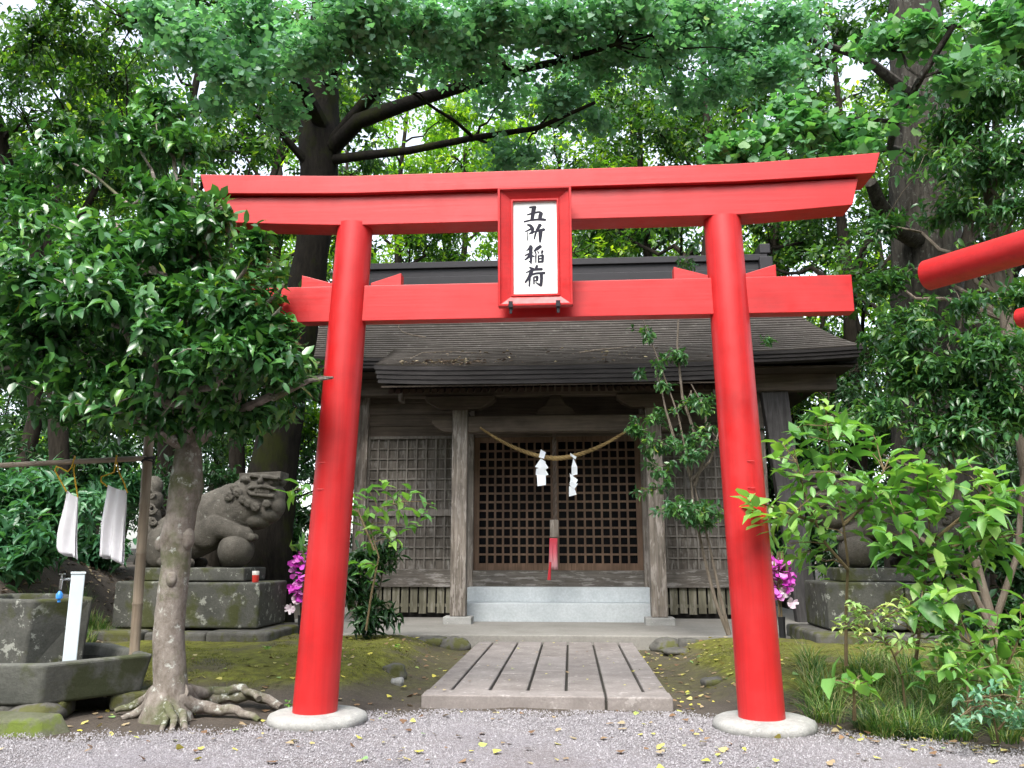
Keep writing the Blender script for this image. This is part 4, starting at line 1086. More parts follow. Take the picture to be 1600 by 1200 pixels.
# ------------------------------------------------------------------ flowers in grave vases
def flowers(px, py0, py1, Y, label, seed, side):
    b = at(px, py1, Y); t_ = at(px, py0, Y); rng = np.random.default_rng(seed)
    o = thing('flower_vase', label, 'flowers', (b.x, Y, gh1(b.x, Y)))
    OO = Vector((b.x, Y, gh1(b.x, Y))); zb_ = OO.z
    mb = MB(OO); mb.lathe((b.x, Y, zb_), [(.05, -.03), (.05, .1), (.055, .3), (.06, .34)], 16); mb.build('vase', M['iron'], o)
    mb = MB(OO)
    for k in range(5):
        a_ = Vector((b.x + rng.normal() * .02, Y, zb_ + .3)); c_ = Vector((b.x + rng.normal() * .06, Y + rng.normal() * .05, t_.z)); mb.tube(curve_pts(a_, c_, rng, 5), .008, 6)
    mb.build('stems', M['stem_green'], o)
    n_ = 150; hz = rng.random(n_)
    wid = .135 * (.35 + .9 * np.sin(np.clip(hz, 0, 1) * PI) ** .6)
    an = rng.random(n_) * 6.28
    P = np.stack([np.cos(an) * wid * rng.random(n_) ** .5, np.sin(an) * wid * .8, (t_.z - zb_) - .12 - hz * ((t_.z - b.z) * .80)], -1)
    D = np.stack([np.cos(an), np.sin(an), rng.normal(size=n_) * .4 - .3], -1); Nn = rng.normal(size=(n_, 3)) * .5 + np.array([0, -.6, .7])
    link('blossom', leaves_mesh('blossom', P, D, Nn, rng.uniform(.08, .14, n_), 1.0, 'petal', rng.random(n_)), o, M['petal'])
    n_ = 36; an = rng.random(n_) * 6.28
    cz = np.where(np.arange(n_) < 24, .0, -.16); cx_ = np.where(np.arange(n_) < 24, .05, .16) * side
    P = np.stack([cx_, -.08 + 0 * an, (b.z - zb_) + .10 + cz + 0 * an], -1)
    D = np.stack([np.cos(an), -.5 + 0 * an, np.sin(an)], -1)
    link('pale_blossom', leaves_mesh('pale_blossom', P, D, D * .0 + np.array([0, -1, .4]) + rng.normal(size=(n_, 3)) * .3, np.full(n_, .10), .6, 'petal', rng.random(n_)), o, M['petal_white'])
    n_ = 22; P = np.stack([rng.normal(size=n_) * .07, rng.normal(size=n_) * .06, (t_.z - zb_) - rng.random(n_) * .9 + .08], -1)
    D = np.stack([rng.normal(size=n_), rng.normal(size=n_), 1.6 + 0 * P[:, 0]], -1)
    link('leaves', leaves_mesh('leaves', P, D, rng.normal(size=(n_, 3)), rng.uniform(.2, .4, n_), .22, 'oval', rng.random(n_)), o, M['l_bright'])
flowers(472, 852, 945, 13.6, 'magenta artificial orchids in a vase beside the pedestal with the cup', 4, -1)
flowers(1219, 862, 935, 13.6, 'magenta and pale pink artificial flowers in a vase by the leaning prop', 5, 1)

# ------------------------------------------------------------------ water trough, basin, tap post
A = at(72, 1038, 7.62); zt = A.z
Bq = atz(240, 1021, zt); zt_b = .13
tr = thing('water_trough', 'long low mossy stone trough at the water place', 'trough', (A.x, A.y, 0))
TO = Vector((A.x, A.y, 0))
foot = [Vector((A.x - 2.1, A.y - .1, 0)), Vector((A.x, A.y, 0)), Vector((Bq.x, Bq.y, 0)), Vector((Bq.x - 1.0, Bq.y + 1.0, 0)), Vector((A.x - 2.1, A.y + 1.9, 0))]
cc = sum(foot, Vector()) / 5
def shr_(poly, d):
    o = []
    for q in poly: v_ = (cc - q); o.append(q + v_.normalized() * d)
    return o
out_b = [Vector((q.x, q.y, zt_b)) for q in shr_(foot, .10)]; out_t = [Vector((q.x, q.y, zt)) for q in foot]
in_t = [Vector((q.x, q.y, zt)) for q in shr_(foot, .14)]; in_b = [Vector((q.x, q.y, zt - .22)) for q in shr_(foot, .2)]
mb = MB(TO); n5 = 5; fs_ = [[0, 1, 2, 3, 4]]
for L0 in (0, 5, 10):
    for k in range(5): fs_.append([L0 + k, L0 + (k + 1) % 5, L0 + 5 + (k + 1) % 5, L0 + 5 + k])
fs_.append([15, 16, 17, 18, 19]); mb.add(out_b + out_t + in_t + in_b, fs_)
mb.build('trough_body', M['trough'], tr, .03, 3)
mb = MB(TO); w_ = [Vector((q.x, q.y, zt - .12)) for q in shr_(foot, .165)]; mb.add(w_, [[0, 1, 2, 3, 4]]); mb.build('water', M['water'], tr)
for k, (fx, fy, sx, sy) in enumerate(((-1.6, .35, .3, .2), (-.25, .35, .28, .22), (.35, .95, .22, .2), (-1.3, 1.5, .3, .2))):
    mb = MB(TO); mb.box((A.x + fx, A.y + fy, .06), (sx * 2, sy * 2, .17), Matrix.Rotation(.3 * k, 3, 'Z')); mb.build('support_stone', M['rock'], tr, .04, 3)
bs = thing('stone_basin', 'tall dark stone basin standing in the trough behind the pale post', 'basin', (at(60, 940, 8.5).x, 8.5, 0))
BO = Vector(bs.location)
t0 = at(-80, 935, 8.25); t1 = at(52, 937, 8.05); t2 = at(147, 937, 8.55)
zt2 = t1.z
top = [Vector((t0.x, t0.y, zt2)), Vector((t1.x, t1.y, zt2)), Vector((t2.x, t2.y, zt2)), Vector((t2.x - .9, t2.y + .85, zt2)), Vector((t0.x - .1, t0.y + 1.1, zt2))]
b1_ = at(32, 1036, 8.1); b2_ = at(128, 1033, 8.5)
bot = [Vector((t0.x + .05, t0.y + .1, zt - .215)), Vector((b1_.x, b1_.y + .02, zt - .215)), Vector((b2_.x, b2_.y, zt - .215)), Vector((b2_.x - .75, b2_.y + .7, zt - .215)), Vector((t0.x + .05, t0.y + 1.0, zt - .215))]
cc = sum(top, Vector()) / 5
it = [Vector((q.x, q.y, zt2)) for q in shr_(top, .15)]; ib = [Vector((q.x, q.y, zt2 - .2)) for q in shr_(top, .22)]
mb = MB(BO); mb.add(bot + top + it + ib, fs_); mb.build('basin_body', M['old_stone'], bs, .03, 3)
mb = MB(BO); mb.add([Vector((q.x, q.y, zt2 - .06)) for q in shr_(top, .17)], [[0, 1, 2, 3, 4]]); mb.build('water', M['water'], bs)
TPY = 8.06
tp0 = at(108, 1036, TPY); tp1 = at(119, 897, TPY)
tpost = thing('tap_post', 'pale blue square tap post with a chrome tap', 'water tap', (tp0.x, TPY, zt - .1))
TO2 = Vector(tpost.location)
mb = MB(TO2); rot = Matrix.Rotation(R(33), 3, 'Z'); mb.box((tp0.x, TPY, (zt - .1 + tp1.z) / 2), (.12, .12, tp1.z - zt + .1), rot); mb.build('post', M['pvc'], tpost, .008)
mb = MB(TO2); mb.box((tp0.x, TPY, tp1.z + .011), (.132, .132, .022), rot); mb.build('cap', M['pvc'], tpost, .004)
k1, k2, k3 = at(107, 905, 7.98), at(96, 906, 7.94), at(94, 921, 7.94)
mb = MB(TO2); mb.tube([(tp0.x - .04, 8.0, k1.z), (k1.x - .05, 7.96, k1.z), k2, k3], [.014, .015, .015, .012], 10); mb.tube([(k2.x, 7.94, k2.z), (k2.x, 7.94, k2.z + .05)], .007, 8); mb.box((k2.x, 7.94, k2.z + .055), (.06, .012, .012)); tap = mb.build('tap', M['chrome'], tpost)
mb = MB(TO2); mb.lathe((k3.x, 7.94, k3.z - .09), [(.014, -.03), (.014, .0), (.03, .005), (.032, .045), (.02, .06), (.012, .075)], 14); mb.build('nozzle', M['blue'], tap)
# mossy kerb stone below the trough
q = atz(20, 1150, .0)
mb = MB((q.x - .1, 7.27, 0)); a_ = q.x - .9
mb.prism([(a_, 7.1, -.05), (q.x + .22, 7.12, -.05), (q.x + .36, 7.38, -.05), (a_, 7.46, -.05)], [(a_, 7.14, .125), (q.x + .14, 7.17, .115), (q.x + .24, 7.36, .14), (a_, 7.44, .15)])
tag(mb.build('kerb_slab', M['mossy'], None, .03, 3, loc=(q.x - .1, 7.27, 0)), 'flat mossy slab lying before the trough at the frame edge', 'stone')
q = atz(110, 1105, .0)
rock('kerb_slab', (q.x, 7.75, .05), (.22, .2, .10), M['rock'], 'rough stone wedged under the trough corner', seed=32)

# ------------------------------------------------------------------ bamboo rack with towels
BYR = 8.72
pb, pt_ = at(206, 1082, BYR), at(236, 640, BYR)
rack = thing('bamboo_rack', 'dry bamboo towel rack beside the trough', 'rack', (pb.x, BYR, gh1(pb.x, BYR)))
RO = Vector(rack.location)
def bamboo(mb, a_, b_, r_, nodes):
    pts = []; rad = []
    for i in range(nodes):
        for f_, k_ in ((0, 1.10), (.03, .98), (.5, 1.0), (.95, .98), (.985, 1.06)):
            t_ = (i + f_) / nodes; pts.append(a_.lerp(b_, t_)); rad.append(r_ * k_)
    pts.append(b_); rad.append(r_); mb.tube(pts, rad, 16)
mb = MB(RO); bamboo(mb, pb + Vector((0, 0, -.15)), pt_, .052, 6); mb.build('post', M['bamboo'], rack)
r0, r1 = at(-60, 730, BYR - .08), at(228, 716, BYR - .07)
mb = MB(RO); bamboo(mb, r0 + (r0 - r1) * .4, r1, .029, 7); mb.build('rail', M['bamboo_x'], rack)
pb2 = Vector((r0.x + (r0.x - r1.x) * .35, BYR, 0)); mb = MB(RO); bamboo(mb, Vector((pb2.x, BYR, -.1)), Vector((pb2.x, BYR, pt_.z)), .05, 6); mb.build('post', M['bamboo'], rack)
mb = MB(RO)
for k in range(4): 
    c_ = at(233, 714 + k * 3, BYR); mb.tube([c_ + Vector((math.cos(a_ / 12 * 2 * PI) * .062, math.sin(a_ / 12 * 2 * PI) * .075 - .02, .02 * math.sin(a_ / 12 * 2 * PI + k))) for a_ in range(13)], .008, 6, caps=False)
mb.build('lashing', M['blackcord'], rack)
TY = BYR - .14
def towel(corners, label, seed, folds):
    """corners tl,tr,br,bl in photo pixels"""
    tl, tr_, br_, bl = [at(x, y, TY) for x, y in corners]; rng = random.Random(seed)
    o = thing('hand_towel', label, 'towel', (tl + tr_) / 2, 0, 'towels on the bamboo rack'); OO = Vector(o.location)
    n_, m_ = 16, 22; vs_ = []; fs_ = []
    for layer in (0, 1):
        for j in range(m_ + 1):
            for i in range(n_ + 1):
                u, v_ = i / n_, j / m_
                p_ = tl.lerp(tr_, u).lerp(bl.lerp(br_, u), v_)
                dip = .012 * math.sin(u * PI) * (1 - v_)
                y_ = .026 * math.sin(u * folds * PI + seed + .8 * v_) * (.3 + .9 * v_) + .003 * math.sin(u * 17 + v_ * 2) + .01 * math.sin(v_ * 5 + u * 3 + seed)
                if layer: y_ += .012 + .035 * v_ * (1 - .3 * u)
                z_ = p_.z - dip + .012 * math.sin(u * 7 + seed * 2) * v_ + (-.02 * v_ if layer else 0)
                vs_.append((p_.x + (.012 * v_ if layer else 0) + .012 * math.sin(v_ * 6 + seed) * v_, TY + y_, z_))
    W_ = n_ + 1; off = W_ * (m_ + 1)
    for l_ in (0, off):
        for j in range(m_):
            for i in range(n_): fs_.append([l_ + j * W_ + i, l_ + j * W_ + i + 1, l_ + (j + 1) * W_ + i + 1, l_ + (j + 1) * W_ + i])
    for i in range(n_): fs_.append([i, i + 1, off + i + 1, off + i])
    mb = MB(OO); mb.add(vs_, fs_, True); c = mb.build('cloth', M['towel'], o); c.modifiers.new('solid', 'SOLIDIFY').thickness = .004
    return o, OO
o1, oo = towel([(103, 766), (123, 777), (118, 873), (84, 858)], 'narrow crumpled white towel hanging nearest the frame edge on the rack', 1, 3)
mb = MB(oo)
c = lambda pts: [at(x, y, TY + dy) for x, y, dy in pts]
mb.tube(c([(104, 768, 0), (90, 743, 0), (86, 735, 0), (88, 729, 0), (95, 731, 0), (106, 737, 0), (112, 730, 0), (116, 716, -.0), (117, 713, .05), (117, 722, .11), (115, 735, .05), (118, 755, 0), (122, 780, 0)]), .008, 7)
mb.build('yellow_cord', M['string'], o1)
o2, oo = towel([(167, 757), (198, 767), (187, 880), (152, 866)], 'wide smooth white towel hanging nearest the rack post', 2, 4)
mb = MB(oo)
mb.tube(c([(167, 760, 0), (158, 752, 0), (158, 745, 0), (170, 741, .02), (178, 738, 0), (181, 722, 0), (182, 712, .02), (183, 713, .1), (183, 725, .1), (186, 738, 0), (194, 755, 0), (199, 770, 0)]), .008, 7)
mb.build('yellow_cord', M['string'], o2)

# ------------------------------------------------------------------ trees
def tree(name, label, cat, base, trunk, limbs, clumps, ntw, leaf, bark, group=None, seed=1, k=6, L=.14, W=.42, shape='oval', auto=True, sides=12, power=.45, twig_n=120, tone_pow=1.0, droop=.25, spread=.9, bump_=.05, up=1.0, twig_r=.012, step=.28, jitter=.25):
    rng = np.random.default_rng(seed)
    o = thing(name, label, cat, base, 0, group); OO = Vector(base)
    mb = MB(OO)
    if trunk:
        pts = [Vector(q[:3]) for q in trunk]; rad = [q[3] for q in trunk]
        # refine
        P2 = []; R2 = []
        for i in range(len(pts) - 1):
            for s_ in range(4): t_ = s_ / 4; P2.append(pts[i].lerp(pts[i + 1], t_)); R2.append(rad[i] * (1 - t_) + rad[i + 1] * t_)
        P2.append(pts[-1]); R2.append(rad[-1])
        mb.tube(P2, R2, sides, seed=seed, bump=bump_)
    for lm in limbs:
        mb.tube([Vector(q[:3]) for q in lm], [q[3] for q in lm], 8, seed=seed + 1, bump=bump_)
    C = [Vector(c_[:3]) for c_ in clumps]
    P, D = twig_points(clumps, ntw, rng, power)
    if auto and trunk:
        tz = [q.z for q in pts]
        for c_ in C:
            # leave the trunk well below the clump
            h = min(max(c_.z - (.35 + .25 * rng.random()) * (c_ - pts[-1]).length - .3, tz[0] + .55 * (tz[-1] - tz[0])), tz[-1])
            for i in range(len(pts) - 1):
                if tz[i] <= h <= tz[i + 1] + 1e-6: break
            f_ = (h - tz[i]) / max(tz[i + 1] - tz[i], 1e-6); a_ = pts[i].lerp(pts[i + 1], f_); r_ = (rad[i] * (1 - f_) + rad[i + 1] * f_)
            cp = curve_pts(a_, c_, rng, 6, .06, .10)
            mb.tube(cp, [max(.012, r_ * .55 * (1 - .8 * q / 6)) for q in range(7)], 7, caps=False)
    if not auto and trunk:
        src = [(Vector(q[:3]), q[3]) for lm in limbs for q in lm[1:]] + [(p_, r_) for p_, r_ in zip(P2[len(P2) // 2:], R2[len(P2) // 2:])]
        for c_ in C:
            a_, r_ = min(src, key=lambda q: (q[0] - c_).length + max(0, q[0].z - c_.z) * .3)
            cp = curve_pts(a_, c_, rng, 6, .05, .10); r0_ = min(r_ * .6, .05 + .012 * (a_ - c_).length); mb.tube(cp, [max(.008, r0_ * (1 - .8 * q / 6)) for q in range(7)], 6, caps=False)
    if twig_n and C:
        sel = rng.choice(ntw, min(twig_n, ntw), replace=False)
        Cn = np.array([list(q) for q in C]); 
        for s_ in sel:
            j = np.argmin(((Cn - P[s_]) ** 2).sum(1)); cp = curve_pts(Cn[j], P[s_], rng, 3, .03, .12)
            mb.tube(cp, [twig_r * 1.4, twig_r, twig_r * .8, twig_r * .5], 5, caps=False)
    mb.build('trunk', bark, o)
    if ntw:
        cr = spray('crown', P - np.array(OO)[None, :], D, rng, leaf, o, k=k, L=L, W=W, shape=shape, tone_pow=tone_pow, droop=droop, spread=spread, up=up, step=step, jitter=jitter)
    return o
def CL(px, py, Y, rx, rz, ry=None):
    q = at(px, py, Y); return (q.x, q.y, q.z, rx, ry if ry else rx, rz)

# camellia beside the trough: lichened trunk with spreading roots
b = at(262, 1100, 7.95); bz = .02
trunk = [(b.x, 7.95, -.1, .27), (b.x, 7.95, .12, .205), (b.x + .01, 7.95, .3, .155)]
for (px, py, r_) in ((263, 1000, .142), (268, 940, .138), (275, 880, .132), (275, 845, .152), (284, 800, .14), (291, 760, .165), (293, 725, .14), (295, 690, .112), (300, 620, .105), (302, 540, .105), (296, 460, .09), (300, 380, .06)):
    q = at(px, py, 7.95); trunk.append((q.x, 7.95, q.z, r_))
cl = [CL(300, 600, 7.5, .72, .36), CL(425, 560, 7.2, .42, .36), CL(180, 590, 7.7, .7, .38), CL(70, 545, 7.9, .7, .45), CL(350, 480, 7.25, .6, .42), CL(425, 465, 8.15, .32, .30), CL(440, 480, 7.2, .2, .10), CL(395, 500, 7.2, .2, .12), CL(210, 480, 7.5, .8, .45),
      CL(60, 440, 7.8, .8, .45), CL(270, 385, 7.5, .55, .38), CL(340, 340, 7.4, .26, .34), CL(170, 385, 7.8, .7, .45), CL(250, 300, 8.0, .5, .38), CL(80, 345, 8.3, .6, .4), CL(290, 655, 7.8, .4, .18), CL(-60, 560, 8.2, .7, .5), CL(400, 400, 7.1, .16, .3), CL(325, 300, 7.5, .12, .14), CL(200, 225, 8.4, .55, .3), CL(290, 235, 8.4, .4, .25), CL(100, 250, 8.8, .55, .3), CL(30, 300, 9.0, .5, .3), CL(250, 170, 8.9, .4, .25), CL(520, 590, 7.25, .10, .06), CL(350, 545, 6.9, .3, .14), CL(240, 520, 6.9, .35, .15), CL(120, 470, 7.0, .35, .15), CL(170, 640, 7.2, .3, .12), CL(352, 322, 7.25, .07, .05), CL(445, 445, 7.2, .12, .06), CL(465, 590, 8.0, .32, .25), CL(440, 640, 8.4, .35, .2), CL(370, 650, 7.9, .45, .2), CL(120, 640, 8.0, .5, .2), CL(455, 520, 7.3, .2, .2)]
cam_t = tree('camellia_tree', 'glossy evergreen tree with a lichened trunk and spread roots at the gate', 'tree', (b.x, 7.95, 0), trunk, [], cl, 2300, M['l_cam'], M['bark_cam'], seed=2, k=7, L=.145, W=.5, shape='oval', sides=18, twig_n=240, twig_r=.007, tone_pow=1.25, bump_=.03)
rng = np.random.default_rng(9)
mb = MB(Vector((b.x, 7.95, 0)))
def root(pts, r0, r1):
    P = [Vector(q) for q in pts]; Q = []
    for i in range(len(P) - 1):
        for s_ in range(4): Q.append(P[i].lerp(P[i + 1], s_ / 4))
    Q.append(P[-1]); n_ = len(Q) - 1
    mb.tube([q + Vector((0, 0, .012 * math.sin(i * 1.9))) for i, q in enumerate(Q)], [r0 + (r1 - r0) * (i / n_) ** .8 for i in range(n_ + 1)], 9, seed=int(abs(pts[0][0] * 100)), bump=.08)
def g(px, py, z, dz=.03):
    q = atz(px, py, z); return (q.x, q.y, max(z * .8, gh1(q.x, q.y)) + dz - .012)
base_v = Vector((b.x, 7.95, 0))
for pts, r0, r1 in (
    ([(b.x + .1, 7.92, .22), g(310, 1095, .08), g(360, 1088, .10), g(400, 1085, .12), g(440, 1100, .06, .0)], .10, .04),
    ([(b.x + .1, 7.9, .16), g(320, 1108, .05), g(370, 1112, .04), g(405, 1122, .01, 0)], .085, .025),
    ([(b.x, 7.85, .18), g(285, 1120, .03), g(290, 1140, 0, .0)], .07, .025),
    ([(b.x - .02, 7.85, .16), g(260, 1122, .03), g(252, 1140, 0, -.01)], .06, .02),
    ([(b.x + .03, 7.83, .15), g(272, 1125, .03), g(268, 1142, 0, 0)], .05, .02),
    ([(b.x - .1, 7.9, .2), g(225, 1110, .04), g(190, 1118, .02, -.02)], .08, .025),
    ([(b.x - .1, 7.95, .25), g(220, 1098, .08), g(180, 1104, .06, -.02)], .07, .025),
    ([(b.x + .1, 7.98, .22), g(330, 1080, .16), g(380, 1072, .2), g(405, 1082, .18, 0)], .07, .03)):
    root(pts, r0, r1)
mb.build('roots', M['bark_cam'], cam_t)
for px, py, r_, dy in ((292, 842, .075, -.04), (250, 850, .05, -.06), (268, 905, .05, -.12), (282, 765, .055, -.12)):
    q = at(px, py, 7.95 + dy); mb = MB(Vector((b.x, 7.95, 0))); mb.ball(q, (r_, r_ * .9, r_ * 1.5), 14, 10); mb.build('burl', M['bark_cam'], cam_t)

# great ginkgo behind the gate, leaning trunk and reaching limbs
GT = 14.6
tpts = [(412, 985, .52), (418, 850, .45), (425, 740, .42), (447, 620, .37), (466, 520, .34), (487, 400, .32), (496, 300, .34), (500, 230, .40), (500, 150, .36), (505, 60, .28), (510, -60, .22)]
trunk = [(*at(px, py, GT), r_) for px, py, r_ in tpts]
def limb(pts, r0, r1):
    P = [at(px, py, Y) for px, py, Y in pts]; n_ = len(P) - 1
    return [(*p_, r0 + (r1 - r0) * i / n_) for i, p_ in enumerate(P)]
limbs = [limb([(515, 235, 14.5), (560, 190, 14), (640, 160, 13.3), (720, 135, 12.6), (800, 110, 12), (880, 95, 11.5), (960, 70, 11)], .17, .03),
         limb([(520, 250, 14.5), (570, 243, 14), (640, 235, 13.4), (740, 215, 12.6), (840, 200, 12), (930, 160, 11.4)], .10, .025),
         limb([(515, 230, 14.5), (575, 155, 13.8), (640, 95, 13), (720, 50, 12.3), (800, 20, 11.6)], .14, .03),
         limb([(505, 200, 14.4), (470, 130, 13.5), (420, 80, 12.5), (360, 40, 11.5)], .16, .04),
         limb([(510, 130, 14.4), (540, 60, 13.4), (600, 20, 12.4), (660, -30, 11.6)], .14, .04),
         limb([(485, 260, 14.4), (440, 210, 14), (400, 180, 13.4)], .09, .03)]
gk = []
rg = np.random.default_rng(17)
for (px, py, Y, r_) in ((350, 100, 10.5, .5), (300, 60, 10.5, .8), (380, 110, 10.5, .8), (400, 20, 10, .9), (470, 90, 10, .8), (540, 50, 10, .9), (590, 120, 10.5, .7), (570, 10, 9.5, .9), (660, 30, 10, .9), (720, 70, 11, .9), 
                        (760, 20, 10.5, .9), (800, 110, 12, .8), (860, 40, 11, 1), (880, 160, 12, .7), (940, 90, 12, .9), (980, 20, 11, 1), (1040, 70, 12, .9), (1090, 20, 12, 1), (1150, 60, 13, .9), (1050, 150, 13, .7), (790, 245, 12.5, .4), (690, 90, 12.4, .45),
                        (780, 165, 12.3, .45), (930, 190, 12.5, .5), (820, 240, 12.6, .4), (450, 170, 11, .45), (1200, 110, 13, .8), (330, 160, 11, .5), (1120, 130, 13, .7), (260, 20, 10.5, .7), (1230, 30, 13, .9)):
    gk.append(CL(px, py, Y, r_ * 1.0, r_ * .52))
rh = np.random.default_rng(23)
for _ in range(7):                          # unseen crown clumps added above the picture to shade trunk and roof
    gk.append((rh.uniform(-9, 8.5), rh.uniform(9.5, 14.5), rh.uniform(12.4, 15.5), 1.3, 1.3, .7))
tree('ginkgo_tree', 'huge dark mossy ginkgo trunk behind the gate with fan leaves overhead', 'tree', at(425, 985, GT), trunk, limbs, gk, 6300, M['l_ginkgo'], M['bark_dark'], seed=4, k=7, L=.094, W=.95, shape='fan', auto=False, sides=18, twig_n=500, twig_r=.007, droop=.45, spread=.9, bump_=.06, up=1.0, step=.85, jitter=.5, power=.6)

# big grey trunk on the right, with a broken limb and a near spray of ginkgo leaves
RT = 14.8
tpts = [(1462, 960, .80), (1460, 800, .70), (1458, 650, .64), (1450, 500, .60), (1447, 380, .60), (1445, 280, .58), (1440, 150, .52), (1430, 40, .45), (1425, -80, .40)]
trunk = [(*at(px, py, RT), r_) for px, py, r_ in tpts]
limbs = [limb([(1440, 380, 14.5), (1405, 360, 14), (1375, 320, 13.6), (1360, 285, 13.2)], .17, .10),
         limb([(1430, 240, 14.3), (1390, 230, 12.5), (1400, 190, 10.5), (1440, 120, 9.3), (1490, 40, 9.0)], .06, .035),
         limb([(1400, 190, 10.5), (1340, 185, 10), (1270, 190, 9.8), (1180, 215, 9.6)], .03, .012),
         limb([(1440, 160, 14.5), (1350, 90, 14), (1260, 60, 13.6)], .12, .04), limb([(1450, 130, 14.5), (1540, 60, 13.6), (1600, 30, 13)], .13, .04)]
gk = [CL(1150, 240, 9.6, .35, .18), CL(1200, 205, 9.6, .4, .2), CL(1260, 200, 9.7, .42, .22), CL(1320, 200, 9.8, .4, .2), CL(1230, 160, 9.7, .3, .2), CL(1360, 215, 10, .3, .16), CL(1210, 250, 9.5, .3, .12), CL(1380, 60, 9.6, .5, .25), CL(1440, 50, 9.3, .4, .2), CL(1330, 240, 9.8, .35, .14), CL(1270, 240, 9.7, .4, .14), CL(1120, 232, 9.6, .25, .12), CL(1500, 110, 9.2, .4, .2), CL(1560, 40, 9, .5, .3), CL(1420, 160, 9.6, .3, .15)]
tree('ginkgo_tree', 'massive grey furrowed trunk with broken limb behind the shrubs and log beam', 'tree', at(1462, 960, RT), trunk, limbs, gk, 560, M['l_ginkgo2'], M['bark_grey'], seed=5, k=5, L=.12, W=.95, shape='fan', auto=False, sides=26, twig_n=90, twig_r=.006, droop=.35, spread=.9, bump_=.09, up=1.0, step=.8, jitter=.5, power=.55)

# mid-height evergreen shrubs on the right (camellia like, grey twigs)
cl = [CL(1285, 660, 11.3, .38, .25), CL(1395, 580, 11.6, .45, .35), CL(1440, 590, 11.4, .6, .4), CL(1545, 550, 11, .6, .4), CL(1440, 490, 11.8, .45, .28), CL(1505, 480, 11.5, .5, .3), CL(1590, 640, 11, .6, .45), CL(1490, 680, 11.2, .55, .4), CL(1370, 650, 11.5, .5, .3), CL(1590, 470, 11, .45, .35), CL(1540, 620, 11.3, .6, .4), CL(1420, 530, 11.6, .6, .3)]
bb = atz(1545, 985, .25); bb = Vector((bb.x, 11.6, .2)); bb.x = at(1545, 900, 11.6).x
trunk = [(bb.x, 11.6, 0, .07), (bb.x - .05, 11.6, .8, .06), (bb.x - .2, 11.55, 1.6, .05), (bb.x - .35, 11.5, 2.4, .04), (bb.x - .4, 11.5, 3.0, .03)]
limbs = [[(bb.x, 11.6, .4, .05), (bb.x - .3, 11.5, 1.1, .04), (bb.x - .9, 11.4, 1.7, .03), (bb.x - 1.5, 11.3, 2.2, .02)], [(bb.x, 11.6, .6, .05), (bb.x + .3, 11.4, 1.5, .04), (bb.x + .4, 11.2, 2.6, .03)]]
tree('evergreen_shrub', 'tall twiggy evergreen shrub with small glossy leaves under the log beam', 'shrub', (bb.x, 11.6, 0), trunk, limbs, cl, 1300, M['l_right'], M['bark_twig'], seed=6, k=7, L=.135, W=.42, twig_n=260, twig_r=.007, power=.4, sides=10)
cl = [CL(1560, 250, 12, .9, .45), CL(1480, 210, 12.5, .8, .3), CL(1590, 330, 12, .8, .35), CL(1500, 330, 12.6, .6, .22), CL(1560, 150, 12, .9, .4), CL(1430, 420, 13, .45, .22), CL(1385, 445, 13, .35, .22), CL(1380, 350, 13, .4, .25), CL(1520, 400, 12.6, .5, .2), CL(1600, 60, 12, .9, .5)]
bb = at(1640, 900, 12.6)
trunk = [(bb.x, 12.6, 0, .14), (bb.x - .1, 12.6, 2, .12), (bb.x - .2, 12.5, 4.5, .10), (bb.x - .3, 12.4, 7, .07), (bb.x - .3, 12.3, 9, .04)]
tree('evergreen_tree', 'slim evergreen tree with bare grey twigs above the red log beam', 'tree', (bb.x, 12.6, 0), trunk, [], cl, 1100, M['l_right'], M['bark_twig'], seed=7, k=8, L=.15, W=.42, twig_n=260, twig_r=.008, power=.35)

# thin sapling in front of the right wall
SY_ = 13.45
def stems(mb, lists, r0, r1, Y, sides=7):
    for pts in lists:
        P = [at(px, py, Y + (q[0] if q else 0)) for px, py, *q in pts]; n_ = len(P) - 1
        mb.tube(P, [r0 + (r1 - r0) * i / n_ for i in range(n_ + 1)], sides, seed=3, bump=.04)
def sapling(name, label, cat, basepx, Y, stem_lists, r0, r1, clumps, ntw, leaf, bark, seed, k=7, L=.1, W=.45, group=None, power=.45, droop=.2, twig_n=40, shape='oval', tone_pow=1.0):
    bq = at(*basepx, Y); o = thing(name, label, cat, (bq.x, Y, gh1(bq.x, Y)), 0, group); OO = Vector(o.location); rng = np.random.default_rng(seed)
    mb = MB(OO); stems(mb, stem_lists, r0, r1, Y)
    P, D = twig_points(clumps, ntw, rng, power); Cn = np.array([c_[:3] for c_ in clumps])
    for s_ in rng.choice(ntw, min(twig_n, ntw), replace=False):
        j = np.argmin(((Cn - P[s_]) ** 2).sum(1)); mb.tube(curve_pts(Cn[j], P[s_], rng, 3, .02, .1), [r1, r1 * .8, r1 * .6, r1 * .4], 5, caps=False)
    mb.build('stem', bark, o)
    spray('foliage', P - np.array(OO)[None, :], D, rng, leaf, o, k=k, L=L, W=W, shape=shape, droop=droop, tone_pow=tone_pow)
    return o
